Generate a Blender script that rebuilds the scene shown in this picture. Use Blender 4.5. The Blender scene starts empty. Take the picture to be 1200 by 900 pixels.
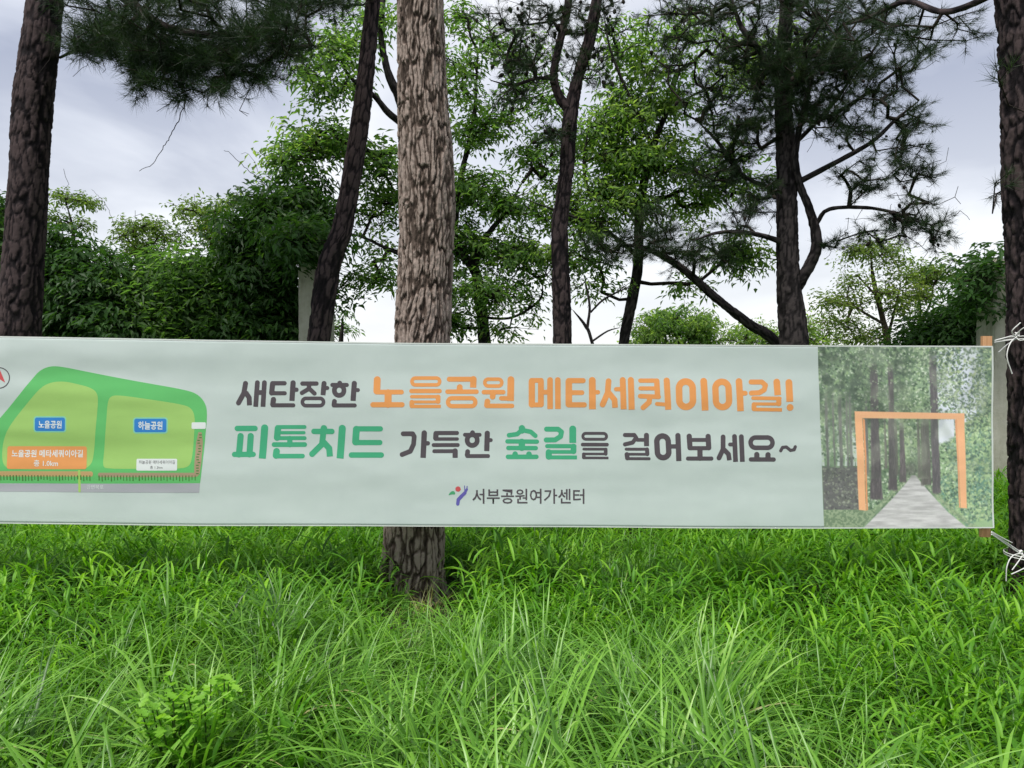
import bpy, math, random
import numpy as np
from mathutils import Vector, Matrix
R = math.radians
rnd = random.Random(7)
rng = np.random.default_rng(7)
SC = bpy.context.scene
COL = SC.collection

# ------------------------------------------------------------------ camera
FPX = 924.0                      # focal length in pixels of a 1200 px wide picture
EYE = Vector((0.0, 0.0, 1.45))
PITCH = math.atan(20.0 / FPX)    # looking very slightly down
cd = bpy.data.cameras.new('camera'); cam = bpy.data.objects.new('camera', cd); COL.objects.link(cam)
cd.sensor_width = 36.0; cd.lens = 36.0 * FPX / 1200.0
cd.clip_start = 0.05; cd.clip_end = 5000
cam.location = EYE; cam.rotation_euler = (math.pi / 2 - PITCH, 0, 0)
SC.camera = cam

# ------------------------------------------------------------------ sky, sun, exposure
SUN_EL, SUN_AZ = R(66), R(214)    # azimuth clockwise from +Y: behind the camera, a little to the left
w = bpy.data.worlds.new('World'); SC.world = w; w.use_nodes = True
nt = w.node_tree; nt.nodes.clear()
def N(nt, t, **kw):
    n = nt.nodes.new(t)
    for k, v in kw.items(): setattr(n, k, v)
    return n
def L(nt, a, b): nt.links.new(a, b)
sky = N(nt, 'ShaderNodeTexSky', sky_type='NISHITA', sun_disc=False)
sky.sun_elevation = SUN_EL; sky.sun_rotation = SUN_AZ
bg1 = N(nt, 'ShaderNodeBackground'); bg1.inputs[1].default_value = 0.12
L(nt, sky.outputs[0], bg1.inputs[0])
tc = N(nt, 'ShaderNodeTexCoord')
sep = N(nt, 'ShaderNodeSeparateXYZ'); L(nt, tc.outputs['Generated'], sep.inputs[0])
zz = N(nt, 'ShaderNodeMath', operation='ADD'); zz.inputs[1].default_value = 0.22; L(nt, sep.outputs[2], zz.inputs[0])
dx = N(nt, 'ShaderNodeMath', operation='DIVIDE'); L(nt, sep.outputs[0], dx.inputs[0]); L(nt, zz.outputs[0], dx.inputs[1])
dy = N(nt, 'ShaderNodeMath', operation='DIVIDE'); L(nt, sep.outputs[1], dy.inputs[0]); L(nt, zz.outputs[0], dy.inputs[1])
cmb = N(nt, 'ShaderNodeCombineXYZ'); L(nt, dx.outputs[0], cmb.inputs[0]); L(nt, dy.outputs[0], cmb.inputs[1])
cn = N(nt, 'ShaderNodeTexNoise'); cn.inputs['Scale'].default_value = 0.95; cn.inputs['Detail'].default_value = 6
cn.inputs['Roughness'].default_value = 0.5; cn.inputs['Distortion'].default_value = 0.5
L(nt, cmb.outputs[0], cn.inputs['Vector'])
cr = N(nt, 'ShaderNodeValToRGB'); e = cr.color_ramp.elements
e[0].position = 0.40; e[0].color = (0.44, 0.47, 0.58, 1)
e[1].position = 0.60; e[1].color = (1.02, 1.03, 1.06, 1)
m_ = e.new(0.5); m_.color = (0.68, 0.71, 0.80, 1)
L(nt, cn.outputs[0], cr.inputs[0])
# overcast sky is paler towards the horizon all the way round
hz = N(nt, 'ShaderNodeMapRange'); hz.inputs[1].default_value = 0.0; hz.inputs[2].default_value = 0.32
hz.inputs[3].default_value = 1.0; hz.inputs[4].default_value = 0.0; L(nt, sep.outputs[2], hz.inputs[0])
mxc = N(nt, 'ShaderNodeMix', data_type='RGBA'); L(nt, hz.outputs[0], mxc.inputs[0]); L(nt, cr.outputs[0], mxc.inputs[6])
mxc.inputs[7].default_value = (0.98, 0.985, 1.0, 1)
bg2 = N(nt, 'ShaderNodeBackground'); bg2.inputs[1].default_value = 0.78; L(nt, mxc.outputs[2], bg2.inputs[0])
mxs = N(nt, 'ShaderNodeMixShader'); mxs.inputs[0].default_value = 0.86
L(nt, bg1.outputs[0], mxs.inputs[1]); L(nt, bg2.outputs[0], mxs.inputs[2])
wo = N(nt, 'ShaderNodeOutputWorld'); L(nt, mxs.outputs[0], wo.inputs[0])
sd = bpy.data.lights.new('sun', 'SUN'); sun = bpy.data.objects.new('sun', sd); COL.objects.link(sun)
sd.energy = 3.2; sd.angle = R(16); sd.color = (1.0, 0.965, 0.9)
sdir = Vector((math.sin(SUN_AZ) * math.cos(SUN_EL), math.cos(SUN_AZ) * math.cos(SUN_EL), math.sin(SUN_EL)))
sun.rotation_euler = sdir.to_track_quat('Z', 'Y').to_euler()
vs = SC.view_settings
SC.display_settings.display_device = 'sRGB'
vs.view_transform = 'Standard'; vs.look = 'None'; vs.exposure = 0.5; vs.gamma = 1.0; vs.use_curve_mapping = False
SC.cycles.max_bounces = 6; SC.cycles.transmission_bounces = 4; SC.cycles.transparent_max_bounces = 8

# ------------------------------------------------------------------ helpers
def at(px, py, d):
    """point at distance d (along +Y) seen at photo pixel px, py"""
    x = (px - 600) / FPX; y = (450 - py) / FPX
    c, s = math.cos(PITCH), math.sin(PITCH)
    dy_, dz_ = c + y * s, -s + y * c
    return Vector((EYE.x + x / dy_ * d, EYE.y + d, EYE.z + dz_ / dy_ * d))
def srgb(r, g, b):
    f = lambda v: ((v / 255 + 0.055) / 1.055) ** 2.4 if v > 10 else v / 255 / 12.92
    return (f(r), f(g), f(b))
def smooth(a, b, x):
    t = np.clip((x - a) / (b - a), 0, 1); return t * t * (3 - 2 * t)
def gz(x, y):
    x = np.asarray(x, float); y = np.asarray(y, float)
    z = 0.02 + 0.20 * smooth(0.6, 4.4, y) + 0.13 * smooth(4.4, 7.2, y)
    z = z + 0.035 * np.sin(x * 1.3 + 0.6) * np.sin(y * 1.1) * smooth(0.5, 2, y)
    z = z - 3.4 * smooth(10.0, 26.0, y)
    return z
def mesh_np(name, V, F, mat=None, smooth_=True):
    """V (n,3); F: an (m,k) array or a list of such arrays"""
    if not isinstance(F, (list, tuple)): F = [F]
    F = [np.asarray(f, dtype=np.int32) for f in F if len(f)]
    me = bpy.data.meshes.new(name)
    V = np.asarray(V, dtype=np.float32)
    me.vertices.add(len(V)); me.vertices.foreach_set('co', V.ravel())
    nl = sum(f.size for f in F); npoly = sum(len(f) for f in F)
    me.loops.add(nl); me.polygons.add(npoly)
    me.loops.foreach_set('vertex_index', np.concatenate([f.ravel() for f in F]))
    tot = np.concatenate([np.full(len(f), f.shape[1], np.int32) for f in F])
    me.polygons.foreach_set('loop_start', np.concatenate([[0], np.cumsum(tot)[:-1]]).astype(np.int32))
    me.polygons.foreach_set('loop_total', tot)
    me.polygons.foreach_set('use_smooth', np.full(npoly, smooth_))
    me.update(calc_edges=True); me.validate()
    if mat: me.materials.append(mat)
    return me
def fattr(me, name, vals):
    a = me.attributes.new(name, 'FLOAT', 'POINT'); a.data.foreach_set('value', np.asarray(vals, np.float32))
def obj(name, me, parent=None):
    o = bpy.data.objects.new(name, me); COL.objects.link(o)
    if parent: o.parent = parent; o.matrix_parent_inverse = Matrix.Translation(-parent.location)
    return o
def thing(name, loc, label, cat, group=None):
    o = bpy.data.objects.new(name, None); COL.objects.link(o); o.location = loc
    o.empty_display_size = 0.2
    return tag(o, label, cat, group)
def tag(o, label, cat, group=None, kind=None):
    if label: o['label'] = label
    if cat: o['category'] = cat
    if group: o['group'] = group
    if kind: o['kind'] = kind
    return o
class MB:
    """collects tubes / boxes / polygons into one mesh"""
    def __init__(s): s.v = []; s.f = {}; s.n = 0
    def add(s, V, F):
        V = np.asarray(V, float); F = np.asarray(F, int)
        s.v.append(V); s.f.setdefault(F.shape[1], []).append(F + s.n); s.n += len(V)
    def tube(s, pts, rad, k=8, caps=True):
        V, F = tube(pts, rad, k); s.add(V, F)
        if caps:
            n = len(pts)
            for base, fl in ((0, True), ((n - 1) * k, False)):
                c = V[base:base + k].mean(0)
                VV = np.vstack([V[base:base + k], c]); i = np.arange(k); j = (i + 1) % k
                FF = np.stack([i, j, np.full(k, k)], 1)
                if fl: FF = FF[:, ::-1]
                s.add(VV, FF)
    def box(s, c, size, rot=None):
        sx, sy, sz = [a / 2 for a in size]
        V = np.array([[x, y, z] for x in (-sx, sx) for y in (-sy, sy) for z in (-sz, sz)])
        if rot is not None: V = V @ np.array(rot.to_matrix()).T
        s.add(V + np.array(c), [[0, 1, 3, 2], [4, 6, 7, 5], [0, 4, 5, 1], [2, 3, 7, 6], [0, 2, 6, 4], [1, 5, 7, 3]])
    def mesh(s, name, mat=None, smooth_=True):
        return mesh_np(name, np.vstack(s.v), [np.vstack(a) for a in s.f.values()], mat, smooth_)
def frames(P):
    P = np.asarray(P, float); n = len(P)
    T = np.zeros_like(P); T[1:-1] = P[2:] - P[:-2]; T[0] = P[1] - P[0]; T[-1] = P[-1] - P[-2]
    T /= np.linalg.norm(T, axis=1)[:, None] + 1e-12
    ref = np.array([1.0, 0, 0]) if abs(T[0][0]) < 0.8 else np.array([0, 1.0, 0])
    U = np.zeros_like(P); W = np.zeros_like(P)
    u = ref - T[0] * ref.dot(T[0])
    for i in range(n):
        u = u - T[i] * u.dot(T[i]); u /= np.linalg.norm(u); U[i] = u; W[i] = np.cross(T[i], u)
    return T, U, W
def tube(P, rad, k):
    P = np.asarray(P, float); n = len(P); rad = np.broadcast_to(rad, (n,)) if np.ndim(rad) else np.full(n, rad)
    T, U, W = frames(P); a = np.arange(k) * 2 * math.pi / k
    V = P[:, None] + rad[:, None, None] * (np.cos(a)[None, :, None] * U[:, None] + np.sin(a)[None, :, None] * W[:, None])
    i = np.arange(n - 1)[:, None] * k; j = np.arange(k)[None]; j2 = (j + 1) % k
    F = np.stack([i + j, i + j2, i + k + j2, i + k + j], -1).reshape(-1, 4)
    return V.reshape(-1, 3), F
def spline(P, seg):
    """Catmull-Rom through the points (rows may carry the radius as 4th value)"""
    P = np.asarray(P, float); Q = np.vstack([2 * P[0] - P[1], P, 2 * P[-1] - P[-2]]); out = []
    for i in range(1, len(Q) - 2):
        L_ = np.linalg.norm(Q[i + 1][:3] - Q[i][:3]); m = max(1, int(math.ceil(L_ / seg)))
        t = np.arange(m)[:, None] / m
        out.append(0.5 * (2 * Q[i] + (Q[i + 1] - Q[i - 1]) * t + (2 * Q[i - 1] - 5 * Q[i] + 4 * Q[i + 1] - Q[i + 2]) * t ** 2
                   + (3 * Q[i] - Q[i - 1] - 3 * Q[i + 1] + Q[i + 2]) * t ** 3))
    out.append(P[-1:]); return np.vstack(out)
def rand_rot(n, g=rng):
    q = g.normal(size=(n, 4)); q /= np.linalg.norm(q, axis=1)[:, None]; w_, x, y, z = q.T
    return np.stack([1 - 2 * (y * y + z * z), 2 * (x * y - z * w_), 2 * (x * z + y * w_), 2 * (x * y + z * w_), 1 - 2 * (x * x + z * z),
                     2 * (y * z - x * w_), 2 * (x * z - y * w_), 2 * (y * z + x * w_), 1 - 2 * (x * x + y * y)], 1).reshape(n, 3, 3)
def rot_to(D, g=rng):
    """matrices taking +Z to directions D with a random spin"""
    D = D / (np.linalg.norm(D, axis=1)[:, None] + 1e-9); r = g.normal(size=D.shape)
    U = r - D * (r * D).sum(1)[:, None]; U /= np.linalg.norm(U, axis=1)[:, None]; W = np.cross(D, U)
    return np.stack([U, W, D], 2)
def vnoise(X, seed=0):
    """cheap value noise in 2 or 3 dimensions, numpy"""
    X = np.asarray(X, float); I = np.floor(X).astype(np.int64); Fr = X - I; Fr = Fr * Fr * (3 - 2 * Fr)
    out = 0; D = X.shape[-1]
    for c in range(2 ** D):
        w_ = 1.0; h = np.full(X.shape[:-1], seed * 1013 + 7, np.int64)
        for k in range(D):
            b = (c >> k) & 1; w_ = w_ * (Fr[..., k] if b else 1 - Fr[..., k]); h = (h * 73856093) ^ ((I[..., k] + b) * (19349663 + 40503 * k))
        h = (h ^ (h >> 13)) * 1274126177; h = (h ^ (h >> 16)) & 0xffff
        out = out + w_ * h / 65535.0
    return out
def fbm(X, o=4, seed=0):
    return sum(vnoise(np.asarray(X) * 2 ** i, seed + i) * 0.5 ** i for i in range(o)) / sum(0.5 ** i for i in range(o))
def worley(u, v, nu, seed=0):
    """F1, F2 on a grid that repeats every nu cells in u"""
    I = np.floor(u).astype(np.int64); J = np.floor(v).astype(np.int64); d1 = np.full(u.shape, 9.0); d2 = d1.copy(); idn = np.zeros(u.shape)
    for a in (-1, 0, 1):
        for b in (-1, 0, 1):
            i = (I + a); j = J + b; im = i % nu
            h = (im * 374761393 + j * 668265263 + seed * 144269) & 0x7fffffff; h = ((h ^ (h >> 13)) * 1274126177) & 0x7fffffff
            hx = (h & 0xffff) / 65535.0; hy = ((h >> 12) & 0xfff) / 4095.0
            d = np.hypot(u - (i + hx * .9), v - (j + hy * .9)); m = d < d1
            d2 = np.where(m, d1, np.minimum(d2, d)); idn = np.where(m, hx, idn); d1 = np.where(m, d, d1)
    return d1, d2, idn

# ------------------------------------------------------------------ materials
def mat(name, rough=0.8, base=(0.5, 0.5, 0.5), spec=0.3):
    m = bpy.data.materials.new(name); m.use_nodes = True; b = m.node_tree.nodes['Principled BSDF']
    b.inputs['Base Color'].default_value = (*base, 1); b.inputs['Roughness'].default_value = rough
    b.inputs['Specular IOR Level'].default_value = spec
    return m, m.node_tree, b
def ramp(nt, stops, src):
    r = N(nt, 'ShaderNodeValToRGB'); e = r.color_ramp.elements
    e[0].position, e[0].color = stops[0][0], (*stops[0][1], 1); e[1].position, e[1].color = stops[-1][0], (*stops[-1][1], 1)
    for p, c in stops[1:-1]: x = e.new(p); x.color = (*c, 1)
    L(nt, src, r.inputs[0]); return r.outputs[0]
def attr(nt, name): n = N(nt, 'ShaderNodeAttribute', attribute_name=name); return n.outputs['Fac']
def noise(nt, scale, detail=4, rough=0.6, vec=None, out=0):
    n = N(nt, 'ShaderNodeTexNoise'); n.inputs['Scale'].default_value = scale; n.inputs['Detail'].default_value = detail
    n.inputs['Roughness'].default_value = rough
    if vec is None: vec = N(nt, 'ShaderNodeTexCoord').outputs['Object']
    L(nt, vec, n.inputs['Vector']); return n.outputs[out]
def mathn(nt, op, a, b):
    n = N(nt, 'ShaderNodeMath', operation=op)
    for i, x in enumerate((a, b)):
        if isinstance(x, (int, float)): n.inputs[i].default_value = x
        else: L(nt, x, n.inputs[i])
    return n.outputs[0]
def bump(nt, b, h, strength=0.5, dist=0.01):
    n = N(nt, 'ShaderNodeBump'); n.inputs['Strength'].default_value = strength; n.inputs['Distance'].default_value = dist
    L(nt, h, n.inputs['Height']); L(nt, n.outputs[0], b.inputs['Normal'])
def leaf_mat(name, stops, tr_gain=1.5, trans=0.45, rough=0.5, use_inst=False, spec=0.35, tint='tint'):
    m, nt, b = mat(name, rough, spec=spec)
    t = attr(nt, tint)
    if use_inst:
        oi = N(nt, 'ShaderNodeObjectInfo'); t = mathn(nt, 'ADD', mathn(nt, 'MULTIPLY', t, 0.6), mathn(nt, 'MULTIPLY', oi.outputs['Random'], 0.4))
    c = ramp(nt, stops, t); L(nt, c, b.inputs['Base Color'])
    g = N(nt, 'ShaderNodeMix', data_type='RGBA', blend_type='MULTIPLY'); g.inputs[0].default_value = 1
    L(nt, c, g.inputs[6]); g.inputs[7].default_value = (tr_gain * 1.1, tr_gain * 1.15, tr_gain * 0.5, 1)
    tr = N(nt, 'ShaderNodeBsdfTranslucent'); L(nt, g.outputs[2], tr.inputs[0])
    mx = N(nt, 'ShaderNodeMixShader'); mx.inputs[0].default_value = trans
    L(nt, b.outputs[0], mx.inputs[1]); L(nt, tr.outputs[0], mx.inputs[2])
    L(nt, mx.outputs[0], nt.nodes['Material Output'].inputs[0]); return m
def bark_mat(name, dark, mid, light, ridge=True):
    m, nt, b = mat(name, 0.92, spec=0.15)
    n1 = noise(nt, 60, 5, 0.7); n2 = noise(nt, 9, 4, 0.6)
    src = mathn(nt, 'ADD', mathn(nt, 'MULTIPLY', n1, 0.45), mathn(nt, 'MULTIPLY', n2, 0.35))
    if ridge: src = mathn(nt, 'ADD', mathn(nt, 'MULTIPLY', src, 0.6), mathn(nt, 'MULTIPLY', attr(nt, 'ridge'), 0.72))
    L(nt, ramp(nt, [(0.40, dark), (0.60, mid), (0.82, light)], src), b.inputs['Base Color'])
    bump(nt, b, n1, 0.6, 0.006); return m
M_bark_pale = bark_mat('pale_plated_bark', (0.024, 0.017, 0.013), (0.10, 0.074, 0.060), (0.29, 0.232, 0.20))
M_bark_red = bark_mat('reddish_bark', (0.006, 0.005, 0.006), (0.018, 0.0135, 0.015), (0.062, 0.045, 0.045))
M_bark_dark = bark_mat('dark_bark', (0.007, 0.006, 0.006), (0.02, 0.017, 0.018), (0.055, 0.046, 0.046))
M_twig = bark_mat('twig_bark', (0.02, 0.016, 0.013), (0.05, 0.04, 0.033), (0.10, 0.085, 0.07), False)
M_twig_pale = bark_mat('pale_twig_bark', (0.06, 0.05, 0.035), (0.12, 0.10, 0.07), (0.2, 0.18, 0.13), False)
M_needle = leaf_mat('pine_needles', [(0, (0.010, 0.025, 0.010)), (0.6, (0.022, 0.05, 0.018)), (1, (0.055, 0.085, 0.028))], 1.4, 0.3)
M_leaf = leaf_mat('broad_leaves', [(0, (0.03, 0.075, 0.018)), (0.5, (0.075, 0.15, 0.04)), (1, (0.21, 0.29, 0.09))], 2.2, 0.6)
M_leaf_dark = leaf_mat('dark_vine_leaves', [(0, (0.014, 0.04, 0.010)), (0.6, (0.038, 0.10, 0.020)), (1, (0.10, 0.19, 0.035))], 1.8, 0.4)
M_leaf_lime = leaf_mat('yellow_green_leaves', [(0, (0.07, 0.13, 0.03)), (0.6, (0.13, 0.20, 0.045)), (1, (0.22, 0.25, 0.07))], 1.8, 0.5)

# ------------------------------------------------------------------ ground
def grid_mesh(name, xs, ys, mat_):
    X, Y = np.meshgrid(xs, ys); V = np.stack([X.ravel(), Y.ravel(), gz(X, Y).ravel()], 1)
    V[:, 2] += 0.05 * (vnoise(np.stack([X.ravel() * 3, Y.ravel() * 3], 1), 3) - .5) * (np.hypot(X, Y).ravel() < 15)
    nx, ny = len(xs), len(ys); i = np.arange(ny - 1)[:, None] * nx + np.arange(nx - 1)[None]
    F = np.stack([i, i + 1, i + nx + 1, i + nx], -1).reshape(-1, 4)
    return mesh_np(name, V, F, mat_)
def stretch(lo, hi, fine, step): 
    a = list(np.arange(-fine, fine + 1e-6, step)); s = step; x = fine
    while x < hi: s *= 1.35; x += s; a.append(x)
    s = step; x = -fine
    while x > lo: s *= 1.35; x -= s; a.insert(0, x)
    return np.array(a)
mg, nt, b = mat('soil_and_litter', 0.95, spec=0.1)
L(nt, ramp(nt, [(0.3, (0.018, 0.016, 0.010)), (0.55, (0.035, 0.045, 0.018)), (0.8, (0.06, 0.085, 0.028))], noise(nt, 7, 6, 0.7)), b.inputs['Base Color'])
bump(nt, b, noise(nt, 30, 5), 0.8, 0.03)
g = obj('ground', grid_mesh('ground', stretch(-2500, 2500, 9, 0.15), stretch(-2500, 2500, 12, 0.15), mg)); g['kind'] = 'structure'

# ------------------------------------------------------------------ banner
# the cloth hangs in a vertical plane that turns slightly away to the right
BA, BB = at(0, 500, 3.80), at(1165, 500, 3.90)
bdir = Vector((BB.x - BA.x, BB.y - BA.y, 0)).normalized(); bnrm = Vector((bdir.y, -bdir.x, 0))   # towards the camera
ba = np.array(BA); bn = np.array(bnrm); bt = np.array(bdir); eye = np.array(EYE)
cP, sP = math.cos(PITCH), math.sin(PITCH)
def bpos(px, py, off=0.0):
    """print coordinates (photo pixels) -> point on the cloth, off metres proud of it"""
    px = np.asarray(px, float); py = np.asarray(py, float)
    x = (px - 600) / FPX; y = (450 - py) / FPX
    D = np.stack([x, cP + y * sP, -sP + y * cP], -1)
    t = ((ba - eye) @ bn) / (D @ bn)
    P = eye + D * t[..., None]
    s = (P - ba) @ bt; z = P[..., 2]
    wv = 0.010 * np.sin(s * 1.9 + 0.5) + 0.0035 * np.sin(s * 5.1 + z * 3.0 + 1) + 0.0013 * np.sin(z * 21 + 0.9 * np.sin(s * 1.3)) \
        + 0.0018 * np.sin(z * 34 + 1.2 * np.sin(s * .8)) * np.exp(-((s - 0.1) / .9) ** 2) + 0.006 * np.sin((z - 1.3) * 16 + (s - 4.9) * 9) * np.exp(-np.maximum(0, 4.9 - s) / .35) * np.abs(z - .95) * 2 + 0.006 * (fbm(np.stack([s * 2.2, z * 7.0], -1), 3, 11) - 0.5) + 0.006 * np.exp(-((s + 0.05 - (z - 1.2) * 0.25) / 0.05) ** 2) * 0.35
    return P + bn * (wv + off)[..., None]
def top_y(px): return np.interp(px, [-220, 0, 240, 480, 960, 1165], [390.0, 394.0, 398.2, 401.8, 404.8, 405.4])
def bot_y(px): return np.interp(px, [-220, 0, 240, 480, 960, 1165], [610.5, 613.2, 615.6, 617.2, 619.0, 618.6])
BL, BR = -215.0, 1164.5
banner = thing('hanging_banner', bpos(600, 618).tolist(), 'long pale printed cloth banner stretched between trees over the grass', 'banner')
def cloth_mat(name, col, rough=0.75, fine=0.0):
    m, nt, b = mat(name, rough, col, 0.25)
    n = noise(nt, 5, 4, 0.6); n2 = noise(nt, 900, 2, 0.5)
    mx = N(nt, 'ShaderNodeMix', data_type='RGBA', blend_type='MULTIPLY'); mx.inputs[0].default_value = 1; mx.inputs[6].default_value = (*col, 1)
    L(nt, ramp(nt, [(0.3, (0.93, 0.94, 0.94)), (0.7, (1, 1, 1))], n), mx.inputs[7]); L(nt, mx.outputs[2], b.inputs['Base Color'])
    bump(nt, b, n2, 0.12, 0.001); return m
C_cloth = (0.565, 0.635, 0.615)
M_cloth = cloth_mat('banner_cloth', C_cloth)
xs = np.linspace(BL, BR, 691); ts = np.linspace(0, 1, 61)
PX, TT = np.meshgrid(xs, ts); PY = top_y(PX) * (1 - TT) + bot_y(PX) * TT
Vf = bpos(PX, PY, 0.0).reshape(-1, 3); nV = len(Vf); Vb = Vf - bn * 0.0009
nx, ny = len(xs), len(ts); i = (np.arange(ny - 1)[:, None] * nx + np.arange(nx - 1)[None])
F = np.stack([i, i + nx, i + nx + 1, i + 1], -1).reshape(-1, 4)
bnd = np.concatenate([np.arange(nx), np.arange(1, ny) * nx + nx - 1, (ny - 1) * nx + np.arange(nx - 2, -1, -1), np.arange(ny - 2, 0, -1) * nx])
E = np.stack([bnd, np.roll(bnd, -1), np.roll(bnd, -1) + nV, bnd + nV], 1)
obj('cloth', mesh_np('cloth', np.vstack([Vf, Vb]), [F, F[:, ::-1] + nV, E], M_cloth), banner)

# ---- print: shapes are signed distance fields cut out with marching squares, lying on the cloth
def seg_sdf(X, Y, a, b_, r, butt=(False, False)):
    ax, ay = a; bx, by = b_; dx_, dy_ = bx - ax, by - ay; l = math.hypot(dx_, dy_)
    if l < 1e-6: return np.hypot(X - ax, Y - ay) - r
    ux, uy = dx_ / l, dy_ / l; s = (X - ax) * ux + (Y - ay) * uy; p = np.abs((Y - ay) * ux - (X - ax) * uy)
    sc_ = np.clip(s, 0, l); d = np.hypot(s - sc_, p) - r
    if butt[0]: d = np.where(s < 0, np.maximum(np.maximum(-s, p - r), -9), d)
    if butt[1]: d = np.where(s > l, np.maximum(s - l, p - r), d)
    if butt[1]: d = np.where(s <= l, np.maximum(d, s - l), d)
    return d
def poly_sdf(X, Y, P):
    P = np.asarray(P, float); d = np.full(X.shape, 1e9); ins = np.zeros(X.shape, bool)
    for k in range(len(P)):
        a, c = P[k], P[k - 1]; e0 = c - a; wx, wy = X - a[0], Y - a[1]
        t = np.clip((wx * e0[0] + wy * e0[1]) / (e0 @ e0 + 1e-9), 0, 1); d = np.minimum(d, np.hypot(wx - e0[0] * t, wy - e0[1] * t))
        cond = ((a[1] > Y) != (c[1] > Y)); xi = (c[0] - a[0]) * (Y - a[1]) / (c[1] - a[1] + 1e-12) + a[0]; ins ^= cond & (X < xi)
    return np.where(ins, -d, d)
def rrect(X, Y, x0, y0, x1, y1, r):
    qx = np.abs(X - (x0 + x1) / 2) - (x1 - x0) / 2 + r; qy = np.abs(Y - (y0 + y1) / 2) - (y1 - y0) / 2 + r
    return np.hypot(np.maximum(qx, 0), np.maximum(qy, 0)) + np.minimum(np.maximum(qx, qy), 0) - r
def chaikin(P, n=3):
    P = np.asarray(P, float)
    for _ in range(n):
        Q = np.roll(P, -1, 0); P = np.stack([0.75 * P + 0.25 * Q, 0.25 * P + 0.75 * Q], 1).reshape(-1, 2)
    return P
def decal(name, box, cell, fn, off, mat_, parent=banner, run=10):
    x0, y0, x1, y1 = box; gx = np.arange(x0, x1 + cell, cell); gy = np.arange(y0, y1 + cell, cell)
    X, Y = np.meshgrid(gx, gy); D = fn(X, Y); D = np.where(np.abs(D) < 1e-4, -1e-4, D); ins = D < 0
    ny, nx = D.shape; V = []; idx = {}; T3 = []; polys = {3: [], 4: [], 5: [], 6: []}
    def vid(key, x, y):
        if key not in idx: idx[key] = len(V); V.append((x, y))
        return idx[key]
    c = ins[:-1, :-1].astype(int) + ins[:-1, 1:] * 2 + ins[1:, 1:] * 4 + ins[1:, :-1] * 8
    full = c == 15
    for j in range(ny - 1):
        row = c[j]; i = 0; nzs = np.nonzero(row)[0]; k = 0
        while k < len(nzs):
            i = nzs[k]
            if row[i] == 15:
                i2 = i
                while i2 + 1 < nx - 1 and row[i2 + 1] == 15 and i2 - i < run: i2 += 1
                k += i2 - i + 1
                q = [vid((a, b_), gx[a], gy[b_]) for a, b_ in ((i, j), (i2 + 1, j), (i2 + 1, j + 1), (i, j + 1))]
                polys[4].append(q); continue
            k += 1
            cs = [(i, j), (i + 1, j), (i + 1, j + 1), (i, j + 1)]; q = []
            for a in range(4):
                p, r_ = cs[a], cs[(a + 1) % 4]; dp, dr = D[p[1], p[0]], D[r_[1], r_[0]]
                if dp < 0: q.append(vid(p, gx[p[0]], gy[p[1]]))
                if (dp < 0) != (dr < 0):
                    t = dp / (dp - dr); key = (min(p, r_), max(p, r_))
                    q.append(vid(key, gx[p[0]] + t * (gx[r_[0]] - gx[p[0]]), gy[p[1]] + t * (gy[r_[1]] - gy[p[1]])))
            if len(q) >= 3: polys[len(q)].append(q)
    V = np.array(V); P = bpos(V[:, 0], V[:, 1], np.full(len(V), off * .4))
    Fs = [np.array(p)[:, ::-1] for p in polys.values() if len(p)]
    return obj(name, mesh_np(name, P, Fs, mat_), parent)
PR = {}
def prn(key, rgb, k=1.0):
    if key not in PR: PR[key] = cloth_mat('print_' + key, tuple(.92 * k * c for c in srgb(*rgb)), 0.7)
    return PR[key]
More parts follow.
